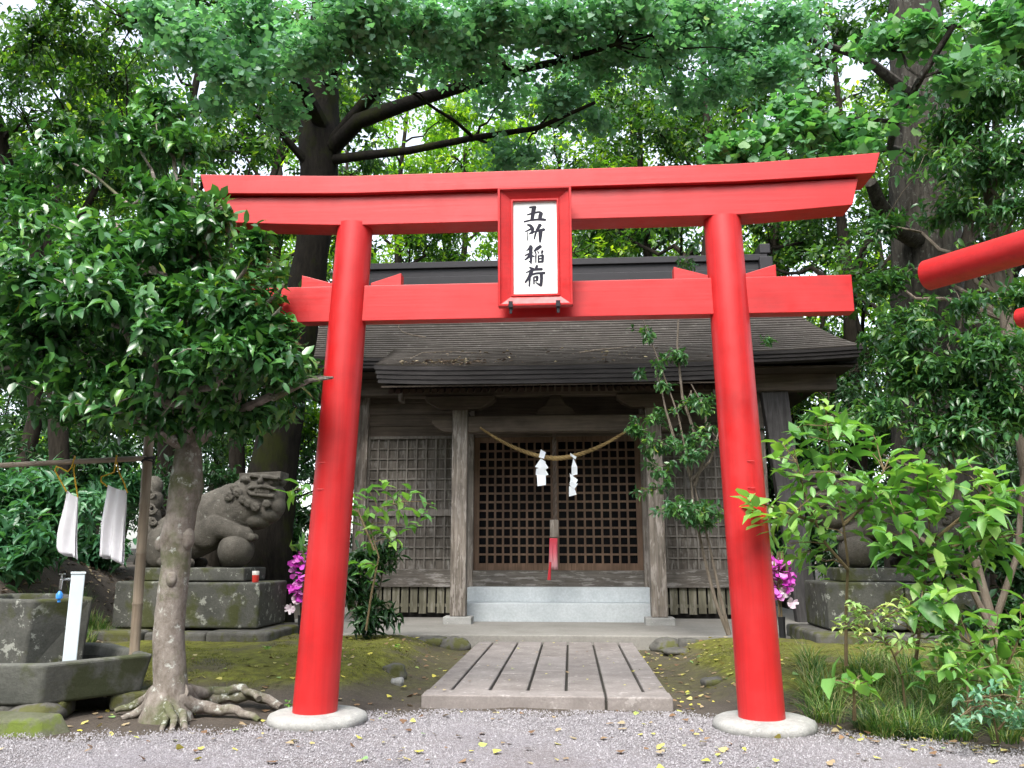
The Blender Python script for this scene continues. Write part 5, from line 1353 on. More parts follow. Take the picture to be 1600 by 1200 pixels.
cl = [CL(1075, 795, SY_ - .1, .55, .22), CL(1040, 760, SY_ + .1, .35, .16), CL(1075, 715, SY_, .5, .25), CL(1015, 655, SY_, .4, .18), CL(1095, 630, SY_, .4, .22), CL(1040, 560, SY_, .35, .16), CL(1085, 800, SY_ - .1, .5, .16), CL(1060, 790, SY_ - .3, .3, .13), CL(1110, 810, SY_, .3, .14), CL(1030, 690, SY_, .35, .22), CL(1080, 680, SY_, .4, .22), CL(1000, 670, SY_, .25, .12), CL(1060, 640, SY_, .35, .14), CL(1030, 600, SY_, .3, .12), CL(1010, 520, SY_, .3, .16), CL(1070, 560, SY_, .25, .12), CL(1080, 610, SY_, .25, .12), CL(1000, 580, SY_, .2, .08), CL(1105, 660, SY_, .3, .2), CL(1020, 730, SY_, .25, .1), CL(1085, 380, SY_, .3, .2), CL(1060, 410, SY_, .3, .15), CL(1195, 530, SY_, .2, .08), CL(990, 425, SY_, .2, .08)]
sapling('sapling', 'thin many-stemmed sapling with layered leaves growing at the platform edge', 'sapling', (1138, 990), SY_,
        [[(1138, 992), (1118, 940), (1100, 870), (1085, 800), (1078, 740), (1060, 650), (1035, 580), (1005, 500)], [(1140, 992), (1125, 930), (1108, 850), (1090, 780), (1078, 730)], [(1078, 745), (1090, 690), (1066, 620), (1058, 540), (1062, 450), (1078, 380)], [(1078, 740), (1055, 690), (1040, 640), (1030, 590)], [(1085, 760), (1105, 700), (1102, 640), (1080, 600)], [(1080, 750), (1110, 720), (1130, 650)]], .032, .008, cl, 480, M['l_right'], M['bark_twig'], 8, k=5, L=.115, twig_n=140, power=.42)

# leafy plant by the left pillar and the dark shrub at its foot
PY2 = 12.2
cl = [CL(570, 880, 12.9, .32, .2), CL(600, 860, 12.9, .25, .12), CL(545, 910, 12.8, .3, .25), CL(575, 960, 12.8, .38, .16), CL(600, 950, 12.8, .22, .14), CL(560, 930, 12.8, .3, .2)]
sapling('dark_shrub', 'dark narrow-leaved shrub at the foot of the broad-leaved sapling', 'shrub', (570, 985), 12.9, [[(570, 995), (572, 950), (566, 890)], [(572, 995), (590, 940), (602, 870)], [(568, 995), (550, 950), (540, 905)]], .015, .008, cl, 120, M['l_dark'], M['bark_twig'], 13, k=8, L=.2, W=.26, droop=.4)

# bright shrubs on the right: hand placed twigs
def bright_shrub(name, label, base_px, baseY, stem_lists, tips, Y, L, leaf, seed, k=7, r0=.018, W=.5, droop=.02, group=None, cat='shrub', spread=1.1):
    rng = np.random.default_rng(seed)
    bq = at(*base_px, baseY); o = thing(name, label, cat, (bq.x, baseY, gh1(bq.x, baseY)), 0, group); OO = Vector(o.location)
    mb = MB(OO); allp = []
    for pts in stem_lists:
        P = [at(px, py, Y + dy) for px, py, dy in pts]; n_ = len(P) - 1
        mb.tube(P, [r0 * (1 - .75 * i / n_) for i in range(n_ + 1)], 7, seed=seed, bump=.05)
        for i in range(n_):
            for s_ in range(4): allp.append(P[i].lerp(P[i + 1], s_ / 4))
    TP = []; TD = []
    for (px, py, dy) in tips:
        q = at(px, py, Y + dy); bst = min(allp, key=lambda a_: (a_ - q).length + max(0, a_.z - q.z) * 1.5)
        mb.tube(curve_pts(bst, q, rng, 3, .05, .06), [.007, .006, .005, .004], 5, caps=False)
        d0 = (q - bst); TP.append(q); TD.append(d0.normalized() if d0.length > .05 else Vector((rng.normal(), rng.normal(), 1)).normalized())
    mb.build('stem', M['stem_green'], o)
    P = np.array([list(q) for q in TP]) - np.array(OO)[None, :]; D = np.array([list(q) for q in TD])
    spray('foliage', P, D * .6 + np.array([0, 0, .5]), rng, leaf, o, k=k, L=L, W=W, droop=droop, spread=spread, step=.22, up=1.6)
    return o
tips = [(575, 762, 0), (602, 756, .1), (640, 766, 0), (672, 788, -.1), (560, 788, .1), (596, 790, -.1), (630, 795, .1), (655, 802, 0), (605, 818, 0), (580, 832, .1), (622, 838, 0), (470, 757, 0), (450, 768, .1), (548, 770, .2), (570, 815, .2), (640, 820, .2), (615, 775, .3), (585, 890, .2), (560, 880, 0), (545, 800, .1), (575, 850, .1)]
bright_shrub('broadleaf_sapling', 'pale green broad-leaved sapling leaning out beside the gate pillar', (575, 975), 12.3,
             [[(572, 985, .1), (580, 930, .1), (592, 870, 0), (578, 825, 0), (590, 795, 0), (640, 780, 0)], [(585, 860, 0), (560, 800, 0), (500, 775, 0), (462, 762, 0)]],
             tips, PY2, .24, M['l_bright'], 12, k=5, W=.46, cat='sapling')
tips = [(1292, 632, 0), (1275, 650, .2), (1305, 660, -.2), (1245, 668, 0), (1215, 715, 0), (1195, 790, -.45), (1165, 775, -.75), (1265, 715, .2), (1300, 700, 0), (1335, 680, .3), (1350, 740, 0), (1290, 765, -.3), (1250, 785, 0), (1340, 800, .2), (1380, 770, 0), (1390, 715, .3), (1230, 850, .3), (1310, 740, -.4), (1230, 745, .2), (1270, 810, .3), (1215, 690, .4), (1345, 660, .2), (1320, 770, .4), (1210, 810, -.2), (1260, 860, .5)]
bright_shrub('broadleaf_shrub', 'tall bright green shrub with a branch tip crossing the red gate pillar', (1322, 1030), 8.7,
             [[(1322, 1040, .8), (1322, 960, .7), (1325, 880, .5), (1318, 820, .3), (1300, 740, .1), (1290, 640, 0)], [(1325, 890, .5), (1290, 850, .3), (1262, 790, .2), (1240, 700, 0)], [(1318, 820, .3), (1360, 780, .2), (1388, 720, .2)], [(1275, 815, .2), (1225, 800, -.2), (1170, 778, -.7)]],
             [(x + dx, y + dy, d + .15 * sgn) for x, y, d in tips for dx, dy, sgn in ((0, 0, 0), (17, 14, 1))], 7.9, .20, M['l_bright'], 14, k=6)
tips = [(1440, 715, 0), (1420, 760, .2), (1470, 735, 0), (1480, 785, 0), (1440, 800, -.2), (1520, 760, 0), (1550, 735, .2), (1562, 790, 0), (1592, 770, 0), (1500, 830, 0), (1540, 840, .2), (1462, 850, 0), (1420, 845, .2), (1385, 830, 0), (1592, 835, 0), (1450, 890, 0), (1482, 925, -.3), (1440, 935, -.2), (1505, 900, .2), (1410, 790, .3), (1510, 720, .3), (1455, 760, .3), (1535, 800, -.2), (1480, 860, .3), (1395, 770, .4), (1560, 860, .3)]
bright_shrub('broadleaf_shrub', 'bushy bright green shrub in front of the dark pedestal and lion', (1430, 1030), 8.5,
             [[(1430, 1040, .8), (1440, 960, .6), (1445, 900, .4), (1452, 820, .2), (1448, 720, 0)], [(1452, 850, .2), (1500, 810, .1), (1550, 770, .1), (1590, 765, 0)], [(1448, 880, .3), (1410, 840, .2), (1390, 780, .2)], [(1450, 870, .3), (1500, 850, .1), (1590, 835, 0)]],
             [(x + dx, y + dy, d + .15 * sgn) for x, y, d in tips for dx, dy, sgn in ((0, 0, 0), (-16, 15, 1))], 7.75, .225, M['l_bright'], 15, k=6)
tips = [(1560, 960, 0), (1592, 985, 0), (1535, 1000, 0), (1580, 1030, .1), (1500, 960, .2), (1515, 1020, .1), (1470, 985, .2), (1600, 940, .1), (1550, 1040, 0), (1600, 1050, 0), (1480, 1020, .1), (1440, 1010, .3), (1450, 960, .2), (1525, 970, .2), (1575, 1000, .2), (1590, 1080, .1), (1610, 1010, 0), (1545, 1070, .2), (1495, 1060, .3), (1430, 1050, .3)]
bright_shrub('broadleaf_shrub', 'low bright green shrub with one yellow-edged leaf above the grass', (1570, 1100), 7.7, [[(1570, 1110, .2), (1560, 1040, .1), (1550, 980, 0)], [(1565, 1060, .1), (1600, 980, 0)], [(1560, 1050, .1), (1500, 990, .1)]], tips, 7.5, .185, M['l_bright'], 16, k=7)
tips = [(1320, 1060, 0), (1345, 1055, .1), (1300, 1065, 0), (1365, 1065, 0), (1340, 1080, -.1)]
bright_shrub('seedling', 'low seedling with a few large leaves over the grass tuft by the pillar', (1335, 1120), 7.6, [[(1335, 1125, .1), (1335, 1090, 0), (1332, 1062, 0)]], tips, 7.5, .2, M['l_bright'], 17, k=4, cat='seedling')
tips = [(1495, 1035, 0), (1530, 1045, 0), (1510, 1050, -.1), (1550, 1040, .1)]
bright_shrub('seedling', 'pale seedling with pointed leaves standing in the dense grass', (1515, 1110), 7.5, [[(1515, 1115, .1), (1512, 1080, 0), (1510, 1045, 0)]], tips, 7.3, .17, M['l_bright'], 18, k=5, cat='seedling', W=.36)
rngv = random.Random(4)
tips = [(1310 + i * 11 + rngv.uniform(-10, 10), 1000 - 45 * math.sin((i + 1) / 18 * PI) + rngv.uniform(-22, 26), rngv.uniform(-.3, .3)) for i in range(18)] + [(1320 + rngv.uniform(0, 150), 950 + rngv.uniform(-15, 55), rngv.uniform(-.3, .3)) for _ in range(22)]
bright_shrub('small_leaf_shrub', 'slender shrub with pale yellow-green small leaves above the grass', (1412, 1100), 7.9, [[(1415, 1112, .2), (1410, 1060, .1), (1395, 1020, 0), (1370, 975, 0), (1345, 950, 0)], [(1397, 1025, 0), (1430, 990, .1), (1480, 980, .1)], [(1385, 1000, 0), (1340, 985, 0)]], tips, 7.8, .075, M['l_varieg'], 19, k=8, r0=.012, W=.5)
tips = [(1500 + rngv.uniform(0, 110), 1075 + rngv.uniform(-20, 50), rngv.uniform(-.3, .3)) for i in range(26)]
bright_shrub('small_leaf_shrub', 'low bluish small-leaved shrub at the gravel corner', (1560, 1150), 7.1, [[(1560, 1160, .2), (1550, 1110, .1), (1520, 1080, 0)], [(1560, 1140, .1), (1600, 1090, 0)]], tips, 7.0, .075, M['l_blue'], 20, k=8, r0=.01, W=.5)

# understorey on the left bank behind the towels
for i, (px, py, Y, r_, lab, mat, sd_) in enumerate((
    (60, 770, 12.2, .9, 'broad-leaved undergrowth shrub filling the gap beneath the bamboo rail', 'l_under', 31), (160, 755, 14.6, .8, 'broad-leaved undergrowth shrub behind the smooth towel', 'l_under', 32), (10, 850, 11.4, .6, 'low undergrowth shrub on the bank above the basin', 'l_under', 33),
    (130, 850, 14.4, .7, 'low undergrowth shrub on the bank behind both towels', 'l_under', 34), (-40, 750, 12.4, .9, 'broad-leaved undergrowth shrub at the frame edge behind the rail', 'l_under', 35), (120, 700, 14.5, 1.0, 'dark undergrowth shrub among the thin trunks above the rail', 'l_dark', 36),
    (300, 740, 16.5, 1.0, 'dark undergrowth shrub behind the guardian lion', 'l_dark', 37), (455, 850, 15.2, .8, 'low dark undergrowth behind the orchids next to the pedestal', 'l_dark', 39), (460, 800, 16, .8, 'dark undergrowth between the lion and the shrine corner', 'l_dark', 38))):
    q = at(px, py, Y); zb_ = gh1(q.x, Y)
    cl = [(q.x + a_ * r_, Y + b_ * r_ * .5, q.z + c_ * r_ * .5, r_ * .6, r_ * .5, r_ * .4) for a_, b_, c_ in ((0, 0, 0), (.6, .2, -.2), (-.6, -.1, -.3), (.2, -.3, -.8), (-.3, .2, .4))]
    trunk = [(q.x, Y, zb_ - .1, .03), (q.x, Y, (zb_ + q.z) / 2, .025), (q.x, Y, q.z, .015)]
    tree('undergrowth_shrub', lab, 'shrub', (q.x, Y, zb_), trunk, [], cl, 150, M[mat], M['bark_twig'], 'undergrowth shrubs on the left bank', sd_, k=8, L=.24 if mat == 'l_under' else .18, W=.34, twig_n=20, sides=6)
for i, (px, py, Y, r_, lab, sd_) in enumerate(((1580, 860, 13.6, .9, 'dark undergrowth behind the bushy bright shrub at the frame edge', 41), (1240, 720, 17.8, .9, 'dark undergrowth behind the leaning prop of the shrine', 42), (1380, 760, 17.5, 1.2, 'dark undergrowth shrub behind the second guardian lion', 43), (1560, 740, 17, 1.3, 'dark undergrowth shrub beyond the massive grey trunk', 44), (1290, 560, 20, 1.5, 'tall shrub beyond the shrine roof corner', 45), (1385, 870, 16.2, 1.1, 'low dark undergrowth filling the gap under the second lion', 47), (1590, 960, 12.6, .7, 'low fern-like undergrowth beside the dark pedestal', 46))):
    q = at(px, py, Y); zb_ = gh1(q.x, Y)
    cl = [(q.x + a_ * r_, Y + b_ * r_ * .5, q.z + c_ * r_ * .6, r_ * .6, r_ * .5, r_ * .45) for a_, b_, c_ in ((0, 0, 0), (.6, .2, -.2), (-.6, -.1, -.3), (.2, -.3, -.8), (-.3, .2, .4))]
    trunk = [(q.x, Y, zb_ - .1, .04), (q.x, Y, (zb_ + q.z) / 2, .03), (q.x, Y, q.z, .015)]
    tree('undergrowth_shrub', lab, 'shrub', (q.x, Y, zb_), trunk, [], cl, 170, M['l_dark'], M['bark_twig'], 'undergrowth shrubs on the shrine side', sd_, k=8, L=.18, W=.36, twig_n=20, sides=6)

# ------------------------------------------------------------------ the wood behind
rb = np.random.default_rng(77)
def wood_tree(px, Y, H, rt, spread_, zlow, label, seed, lean=0, mat='l_bg', dens=1.0, L=.2, bark='bark_bg', nclump=16):
    q = at(px, 865, Y); x0 = q.x; z0 = gh1(x0, Y) - .1
    rng = np.random.default_rng(seed)
    n_ = 7; trunk = []
    for i in range(n_ + 1):
        t_ = i / n_; trunk.append((x0 + lean * H * t_ + rng.normal() * .12 * (i > 0), Y + rng.normal() * .15 * (i > 0), z0 + H * .92 * t_, rt * (1.25 if i == 0 else 1) * (1 - .78 * t_)))
    cl = []
    for i in range(nclump):
        h = zlow + (H - zlow) * ((i + .5) / nclump) ** .9; t_ = h / H; k_ = math.sin(PI * min(1, (h - zlow) / (H - zlow) * .8 + .2)) ** .7
        an = i * 2.4 + rng.random(); d0 = spread_ * k_ * rng.uniform(.25, 1)
        cs = spread_ * rng.uniform(.30, .5)
        cl.append((x0 + lean * h + math.cos(an) * d0, Y + math.sin(an) * d0 * .8, z0 + h, cs, cs, cs * .6))
    return tree('forest_tree', label, 'tree', (x0, Y, z0), trunk, [], cl, int(nclump * 70 * dens), M[mat], M[bark], 'trees of the wood behind the shrine', seed, k=9, L=L, W=.5, shape='fold', sides=9, twig_n=60, twig_r=.014, power=.5, tone_pow=1.2)
spec = [
 # px, Y, H, radius, spread, lowest foliage, lean, mat
 (15, 17.5, 13, .22, 3.0, 4.6, .02, 'l_bg', 'dark straight trunk at the frame edge left of the towels'),
 (85, 22, 15, .18, 3.2, 4.5, .05, 'l_bg2', 'slim dark tree just beyond the crumpled towel'),
 (140, 27, 17, .2, 3.4, 4.0, -.03, 'l_bg2', 'slim brown tree far behind the rail between the towels'),
 (235, 20, 16, .3, 3.4, 5.0, .02, 'l_bg', 'stout dark trunk directly behind the bamboo post'),
 (330, 19, 14, .22, 3.0, 5.0, .10, 'l_bg', 'leaning trunk rising behind the back of the guardian lion'),
 (400, 25, 18, .25, 3.8, 4.0, .0, 'l_bg2', 'tall tree seen past the mossy ginkgo trunk'),
 (610, 27, 19, .26, 4.0, 5.0, .0, 'l_bg2', 'tree rising behind the shrine ridge next to the gate pillar with the broad-leaved sapling'),
 (700, 32, 21, .28, 4.4, 5.0, .02, 'l_bg2', 'distant tree over the ridge beside the name plaque'),
 (900, 29, 20, .2, 4.0, 6.0, -.02, 'l_bg', 'thin tree behind the ridge on the other plaque side'),
 (960, 26, 18, .2, 3.8, 7.0, .05, 'l_bg2', 'leaning forked tree behind the ridge under the upper lintel'),
 (1075, 25, 17, .3, 3.8, 7.0, -.06, 'l_bg', 'grey trunk standing above the upper lintel near the sapling'),
 (1140, 23, 18, .32, 3.6, 6.0, .0, 'l_bg', 'dark straight tree behind the ridge ornament'),
 (1250, 24, 17, .3, 3.8, 4.5, .0, 'l_bg', 'dense dark tree behind the lifted lintel end'),
 (1340, 21, 16, .28, 3.4, 4.0, .03, 'l_bg', 'dense dark tree between shrine roof and massive grey trunk'),
 (1560, 20, 17, .3, 3.6, 3.5, .0, 'l_bg', 'dark tree behind the round log beam'),
 (1640, 24, 18, .3, 4.0, 3.0, .0, 'l_bg', 'dark tree at the frame edge behind the log beam'),
 (800, 38, 22, .3, 5.0, 4.0, .0, 'l_bg2', 'farthest bright tree straight behind the plaque'),
 (1010, 38, 20, .3, 4.6, 3.0, .0, 'l_bg2', 'far bright tree low over the ridge'),
 (520, 36, 21, .3, 4.8, 3.0, .0, 'l_bg2', 'far bright tree hidden mostly by the mossy ginkgo trunk'),
 (180, 36, 20, .28, 4.8, 3.5, .0, 'l_bg2', 'far bright tree behind the slim trunks of the bank'),
 (-60, 28, 18, .3, 4.2, 3.5, .0, 'l_bg', 'dense tree beyond the frame edge trunk'),
 (1420, 34, 20, .3, 5.0, 2.5, .0, 'l_bg2', 'far bright tree behind the massive grey trunk'),
 (1230, 36, 18, .3, 4.4, 2.0, .0, 'l_bg2', 'far bright tree seen under the shrine eave corner'),
 (60, 40, 18, .3, 4.6, 2.5, .0, 'l_bg2', 'far bright tree low behind the crumpled towel'),
 (330, 40, 18, .3, 4.6, 2.5, .0, 'l_bg2', 'far bright tree low behind the lion'),
 (1600, 38, 20, .3, 5.0, 2.5, .0, 'l_bg', 'far tree behind the log gate'),
]
for i, (px, Y, H, rt, spd, zl, ln, mat, lab) in enumerate(spec):
    wood_tree(px, Y, H, rt, spd, zl, lab, 200 + i, ln, mat, 1.0 if Y < 30 else .8, .2 if Y < 30 else .28)
# tall shrubs filling the wood's lower storey
for i, (px, py, Y, r_, mat, lab) in enumerate((
    (-30, 700, 23, 2.4, 'l_dark', 'dark tall shrub in the wood at the frame edge under the crooked tree'), (110, 690, 27, 2.6, 'l_bg', 'tall shrub in the wood beyond the crumpled towel'), (240, 720, 24, 2.2, 'l_dark', 'dark tall shrub in the wood behind the bamboo post'),
    (40, 640, 30, 3.0, 'l_dark', 'dark tall shrub in the wood between the two dark straight trunks'), (170, 620, 31, 3.0, 'l_dark', 'dark tall shrub in the wood above the middle of the bamboo rail'), (300, 600, 32, 3.0, 'l_bg', 'high tall shrub in the wood screened by the lichened tree crown'),
    (350, 660, 28, 2.8, 'l_bg', 'tall shrub in the wood beyond the lichened trunk'), (450, 700, 25, 2.2, 'l_dark', 'dark tall shrub in the wood between lion and shrine wall'), (1215, 780, 22, 1.6, 'l_dark', 'dark tall shrub in the wood right behind the leaning prop'),
    (1290, 690, 24, 2.4, 'l_bg2', 'bright tall shrub in the wood under the eave corner'), (1400, 720, 23, 2.4, 'l_dark', 'dark tall shrub in the wood behind the second lion'), (1530, 650, 22, 2.4, 'l_dark', 'dark tall shrub in the wood beyond the twiggy evergreen'), (1640, 700, 20, 2.2, 'l_dark', 'dark tall shrub in the wood at the frame edge beyond the seedling'),
    (640, 385, 30, 2.4, 'l_bg', 'leafy tall shrub seen between ridge and lintel near the left-hand wedge'), (960, 390, 30, 2.0, 'l_bg2', 'bright leafy tall shrub seen between ridge and lintel beside the plaque'))):
    q = at(px, py, Y); zb_ = gh1(q.x, Y); rng = np.random.default_rng(300 + i)
    cl = [(q.x + rng.normal() * r_ * .5, Y + rng.normal() * r_ * .4, max(zb_ + .6, q.z + rng.normal() * r_ * .45), r_ * .6, r_ * .55, r_ * .45) for _ in range(7)]
    trunk = [(q.x, Y, zb_ - .1, .10), (q.x, Y, (zb_ + q.z) / 2, .08), (q.x, Y, q.z, .04)]
    tree('forest_shrub', lab, 'shrub', (q.x, Y, zb_), trunk, [], cl, 620, M[mat], M['bark_bg'], 'tall shrubs of the wood', 300 + i, k=9, L=.2, W=.42, shape='fold', twig_n=20, sides=6, power=.5)
# unseen screen of leaves added behind the camera to cut low frontal light
rng = np.random.default_rng(400); nn_ = 26000
an = rng.uniform(-2.3, 2.3, nn_) - PI / 2; rd_ = rng.uniform(13, 19, nn_)
P = np.stack([np.cos(an) * rd_, np.sin(an) * rd_, rng.random(nn_) ** .8 * 13], -1); P = P[(P[:, 1] < 4)]; nn_ = len(P)
D = rng.normal(size=(nn_, 3)); me = leaves_mesh('added_leaf_screen', P, D, rng.normal(size=(nn_, 3)), rng.uniform(.5, 1.0, nn_), .6, 'fold', rng.random(nn_))
tag(link('added_leaf_screen', me, None, M['l_bg']), 'added unseen leaf screen dimming the light from the viewer side', 'added trees', kind='stuff')
# dense top-left limb tree
cl = [CL(60, 60, 12, 1.1, .6), CL(170, 120, 13, 1.0, .5), CL(40, 190, 12.5, .9, .4), CL(200, 30, 12, 1.0, .5), CL(110, 250, 13, .8, .35), CL(240, 210, 13.5, .7, .4), CL(30, 290, 13, .8, .3), CL(-30, 120, 12, 1, .6), CL(320, 230, 13.6, .5, .3), CL(150, 310, 13.4, .7, .25), CL(390, 240, 14, .5, .25)]
q = at(95, 900, 13.6)
trunk = [(*at(96, 905, 13.6), .18), (*at(92, 700, 13.6), .16), (*at(85, 560, 13.6), .15), (*at(70, 470, 13.4), .14), (*at(40, 360, 13.2), .12), (*at(10, 250, 13), .10), (*at(-20, 120, 12.6), .08)]
limbs = [limb([(85, 560, 13.6), (100, 480, 13.5), (80, 390, 13.3), (40, 330, 13), (-10, 300, 12.8)], .10, .05), limb([(70, 470, 13.4), (130, 330, 13.4), (170, 260, 13.2), (200, 200, 13)], .07, .03), limb([(20, 280, 13), (70, 330, 12.6), (120, 380, 12.3), (130, 400, 12)], .03, .015)]
tree('crooked_tree', 'crooked dark tree bending out of the frame above the bamboo rail', 'tree', at(96, 905, 13.6), trunk, limbs, cl, 620, M['l_bg'], M['bark_bg'], None, 51, k=9, L=.15, W=.45, shape='fold', auto=False, twig_n=120, power=.5)

# ------------------------------------------------------------------ grass on the right, weeds
def blades(name, centers, rng, per, h, mat, label, w=.010, lean=.7, parent=None):
    V = []; T = []; Fs = []; n0 = 0
    P = []
    for (x, y, r_, hh_) in centers:
        m_ = int(per)
        a_ = rng.random(m_) * 6.28; rr_ = r_ * rng.random(m_) ** .6
        P.append(np.stack([x + np.cos(a_) * rr_, y + np.sin(a_) * rr_, np.full(m_, hh_), a_], -1))
    P = np.concatenate(P); n_ = len(P)
    z0 = gh(P[:, 0], P[:, 1]); az = P[:, 3] + rng.normal(size=n_) * .6; H_ = P[:, 2] * rng.uniform(.55, 1.2, n_) * h; ln = rng.uniform(.25, 1.1, n_) * lean
    dirx, diry = np.cos(az), np.sin(az); sx, sy = -diry, dirx
    segs = 5; vs_ = []
    for i in range(segs):
        t_ = i / (segs - 1); ww = w * (1 - t_ ** 1.6) * .5 + .0006
        out = ln * H_ * t_ ** 1.7; up_ = H_ * (t_ - .42 * ln * t_ ** 2.4)
        for sgn in (-1, 1): vs_.append(np.stack([P[:, 0] + dirx * out + sgn * sx * ww, P[:, 1] + diry * out + sgn * sy * ww, z0 - .01 + up_], -1))
    V = np.stack(vs_, 1).reshape(-1, 3); b0 = (np.arange(n_) * segs * 2)[:, None]
    Fs = np.concatenate([b0 + np.array([[2 * i, 2 * i + 1, 2 * i + 3, 2 * i + 2]]) for i in range(segs - 1)])
    tone = np.repeat(rng.random(n_) ** 1.1, segs * 2)
    return tag(link(name, np_mesh(name, V, [Fs], tone), parent, mat), label, 'grass', kind='stuff')
rng = np.random.default_rng(21)
cs = []
for _ in range(95):
    px = rng.uniform(1262, 1640); py = rng.uniform(1068, 1145); q = atz(px, py, .05); cs.append((q.x, q.y, .12, rng.uniform(.7, 1.1)))
blades('grass', cs, rng, 60, .36, M['grass'], 'long arching grass at the gravel corner below the shrubs', lean=1.35, w=.009)
cs = [(*atz(px, py, 0)[:2], .09, s_) for px, py, s_ in ((1405, 1130, 1), (1385, 1135, .9), (1440, 1128, 1), (1460, 1150, .8), (1475, 1145, .7), (1420, 1150, .8), (1350, 1135, .8))]
blades('mondo_grass', cs, rng, 190, .24, M['mondo'], 'short dark tufts of fine grass along the gravel edge', w=.008, lean=1.2)
cs = []
for _ in range(26):
    x = rng.uniform(-7.6, -6.9); y = rng.uniform(11.2, 12.8); cs.append((x, y, .15, rng.uniform(.6, 1)))
blades('verge_grass', cs, rng, 40, .3, M['grass'], 'bright grass beside the mossy pedestal on the bank side')
# short moss fuzz on the mounds
M['moss'] = leafmat('moss_tip', [(0, (.05, .055, .008)), (.6, (.14, .15, .018)), (1, (.26, .28, .03))], .9, .2)
rng = np.random.default_rng(61); cs = []
while len(cs) < 2100:
    if rng.random() < .6: x, y = rng.uniform(-5.8, -1.9), rng.uniform(8.7, 13.7)
    else: x, y = rng.uniform(1.4, 4.2), rng.uniform(8.5, 12.8)
    if gh1(x, y) > .07 and wav(x * 1.3 + 2, y * 1.7) + .5 * wav(x * 4, y * 4) > -.25: cs.append((x, y, .10, rng.uniform(.6, 1.3)))
blades('moss', cs, rng, 22, .022, M['moss'], 'olive moss cushions on the mounds either side of the path', w=.007, lean=.6)
# small weeds on the moss
def weeds(pxs, rng):
    for i, (px, py, lab) in enumerate(pxs):
        q = atz(px, py, .2); z = gh1(q.x, q.y)
        for _ in range(4):
            q = atz(px, py, z); z = gh1(q.x, q.y)
        n_ = 7; P = np.array([[0, 0, .04]] * n_) + rng.normal(size=(n_, 3)) * .02; D = np.concatenate([rng.normal(size=(n_, 2)), np.full((n_, 1), .4)], 1)
        me = leaves_mesh('weed', P, D, np.array([[0, 0, 1.]] * n_), rng.uniform(.05, .09, n_), .6, 'oval', rng.random(n_))
        o = link('weed', me, None, M['l_bright'], (q.x, q.y, z)); tag(o, lab, 'weed', 'small weeds in the moss')
weeds([(357, 1000, 'small weed in the moss just below the footing stones'), (400, 1002, 'pale weed in the moss by the pedestal corner'), (418, 1018, 'lower weed in the moss beside the gate pillar'), (452, 1062, 'tiny weed touching the gate pillar near its foot'),
       (620, 1018, 'weed clump on the moss near the path, beside the platform'), (215, 1105, 'small weed growing between trough and tree roots'), (450, 985, 'leafy weed against the pedestal footing by the pillar')], np.random.default_rng(5))

# ------------------------------------------------------------------ litter
def litter(name, xy, z, rng, mat, label, L=(.03, .07), W=.7, shape='fold', tilt=.25, cat='leaves', tone=None):
    n_ = len(xy); an = rng.random(n_) * 6.28
    P = np.stack([xy[:, 0], xy[:, 1], z + .012], -1); D = np.stack([np.cos(an), np.sin(an), rng.normal(size=n_) * tilt * .6], -1)
    Nn = np.array([0, 0, 1.]) + rng.normal(size=(n_, 3)) * tilt
    return tag(link(name, leaves_mesh(name, P, D, Nn, rng.uniform(*L, n_), W, shape, rng.random(n_) if tone is None else tone), None, mat), label, cat, kind='stuff')
rng = np.random.default_rng(31)
A1 = np.stack([rng.uniform(-5, 4, 260), rng.uniform(6.2, 8.6, 260)], -1)
A2 = np.stack([1.05 + rng.random(260) ** 1.3 * 1.6, rng.uniform(8.7, 13.6, 260)], -1)
A3 = np.stack([-1.6 - rng.random(150) ** 1.3 * 1.8, rng.uniform(8.5, 13.6, 150)], -1)
A4 = np.stack([rng.uniform(-5, -2.5, 90), rng.uniform(7.2, 11, 90)], -1)
A5 = np.stack([rng.uniform(2.2, 4.5, 120), rng.uniform(6.9, 8.4, 120)], -1)
XY = np.concatenate([A1, A2, A3, A4, A5]); Z = np.maximum(gh(XY[:, 0], XY[:, 1]), np.where(XY[:, 1] < gravel_edge(XY[:, 0]), .02, -1))
litter('fallen_leaves', XY, Z, rng, M['dryleaf'], 'yellow, green and brown fallen leaves strewn over gravel and moss', (.028, .08), .8, 'fan')
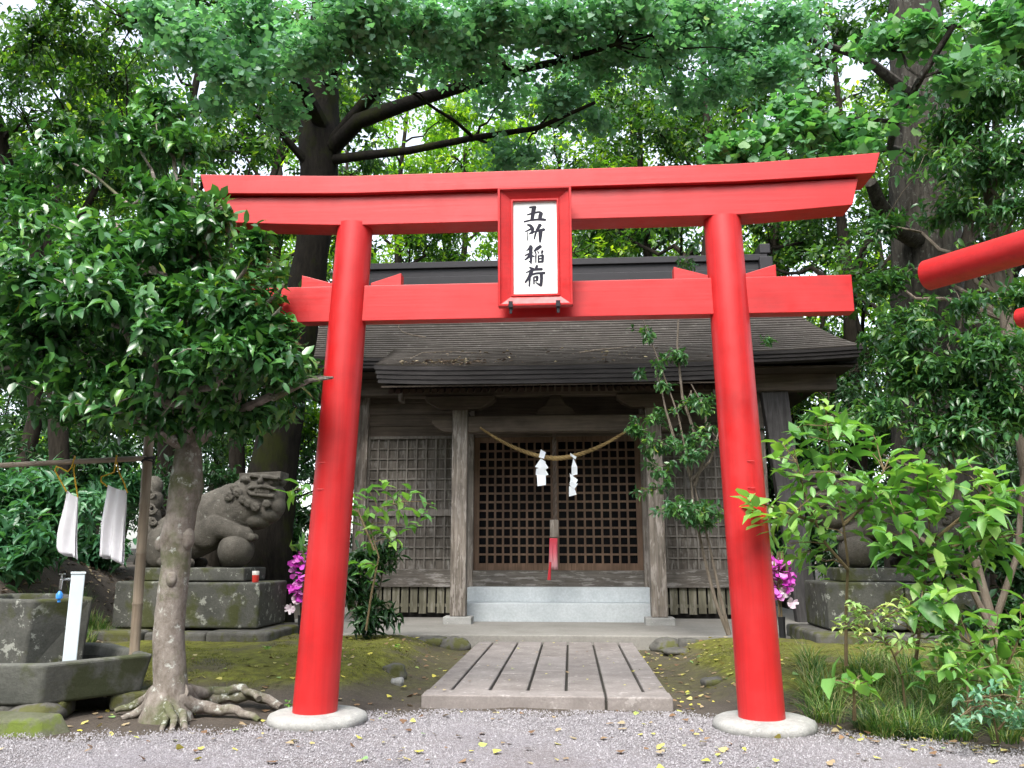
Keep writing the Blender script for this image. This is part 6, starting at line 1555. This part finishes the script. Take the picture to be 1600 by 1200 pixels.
XY = np.stack([rng.uniform(PL + .05, PR - .05, 60), rng.uniform(PF + .05, PBK, 60)], -1)
litter('path_leaves', XY, np.full(60, .105), rng, M['dryleaf'], 'scattered small leaves lying on the stone path', (.02, .05), .8, 'fan', .15)
XY = np.stack([rng.uniform(-10.5, -6.8, 2200), rng.uniform(9, 15, 2200)], -1)
litter('bank_leaves', XY, gh(XY[:, 0], XY[:, 1]), rng, M['litter'], 'brown dead leaves covering the bank behind the basin', (.05, .12), .5, 'fold', .4)
# litter on the porch roof
def roof_z(x, y):
    f_ = (y - PYE) / (YE + .33 - PYE); return PZE + (ZE + .27 - PZE) * (.85 * f_ + .15 * f_ * f_)
x = np.concatenate([rng.normal(at(690, 558, 15.2).x, .45, 330), rng.uniform(CX - 2.8, CX + 2.9, 160)]); y = np.concatenate([15.2 + rng.normal(0, .12, 330), rng.uniform(14.95, 16.3, 160)])
y = np.clip(y, 14.93, 16.4)
litter('roof_litter', np.stack([x, y], -1), roof_z(x, y) + .012, rng, M['litter'], 'heap of dead leaves and twigs lying on the porch roof', (.05, .13), .3, 'fold', .35)
def roof_pt(px, py):                        # where a sight line meets the roof
    for i in range(400):
        Y = 14.9 + i * .011; q = at(px, py, Y)
        z = roof_z(q.x, Y) if Y < YE + .3 else rprof(min(1, (Y - YE) / (YR - YE)))[1]
        if q.z <= z + .02: return Vector((q.x, Y, z + .03))
    return q
def twig(pts, lab, r_):
    P = [roof_pt(*p_) for p_ in pts]; mb = MB(P[0]); mb.tube(P, [r_ * (1 - .7 * i / (len(P) - 1)) for i in range(len(P))], 6)
    o = mb.build('fallen_branch', M['bark_twig'], None, loc=P[0]); tag(o, lab, 'branch', 'fallen branches on the shrine roof')
twig([(665, 528), (645, 525), (630, 520), (622, 512), (624, 508)], 'short curved fallen branch high on the shingled roof', .022)
twig([(905, 552), (940, 547), (970, 544), (985, 541)], 'straight fallen branch lying on the porch roof near the sapling', .02)
twig([(640, 562), (660, 552), (700, 550), (745, 552)], 'long thin fallen branch in the leaf heap on the porch roof', .015)
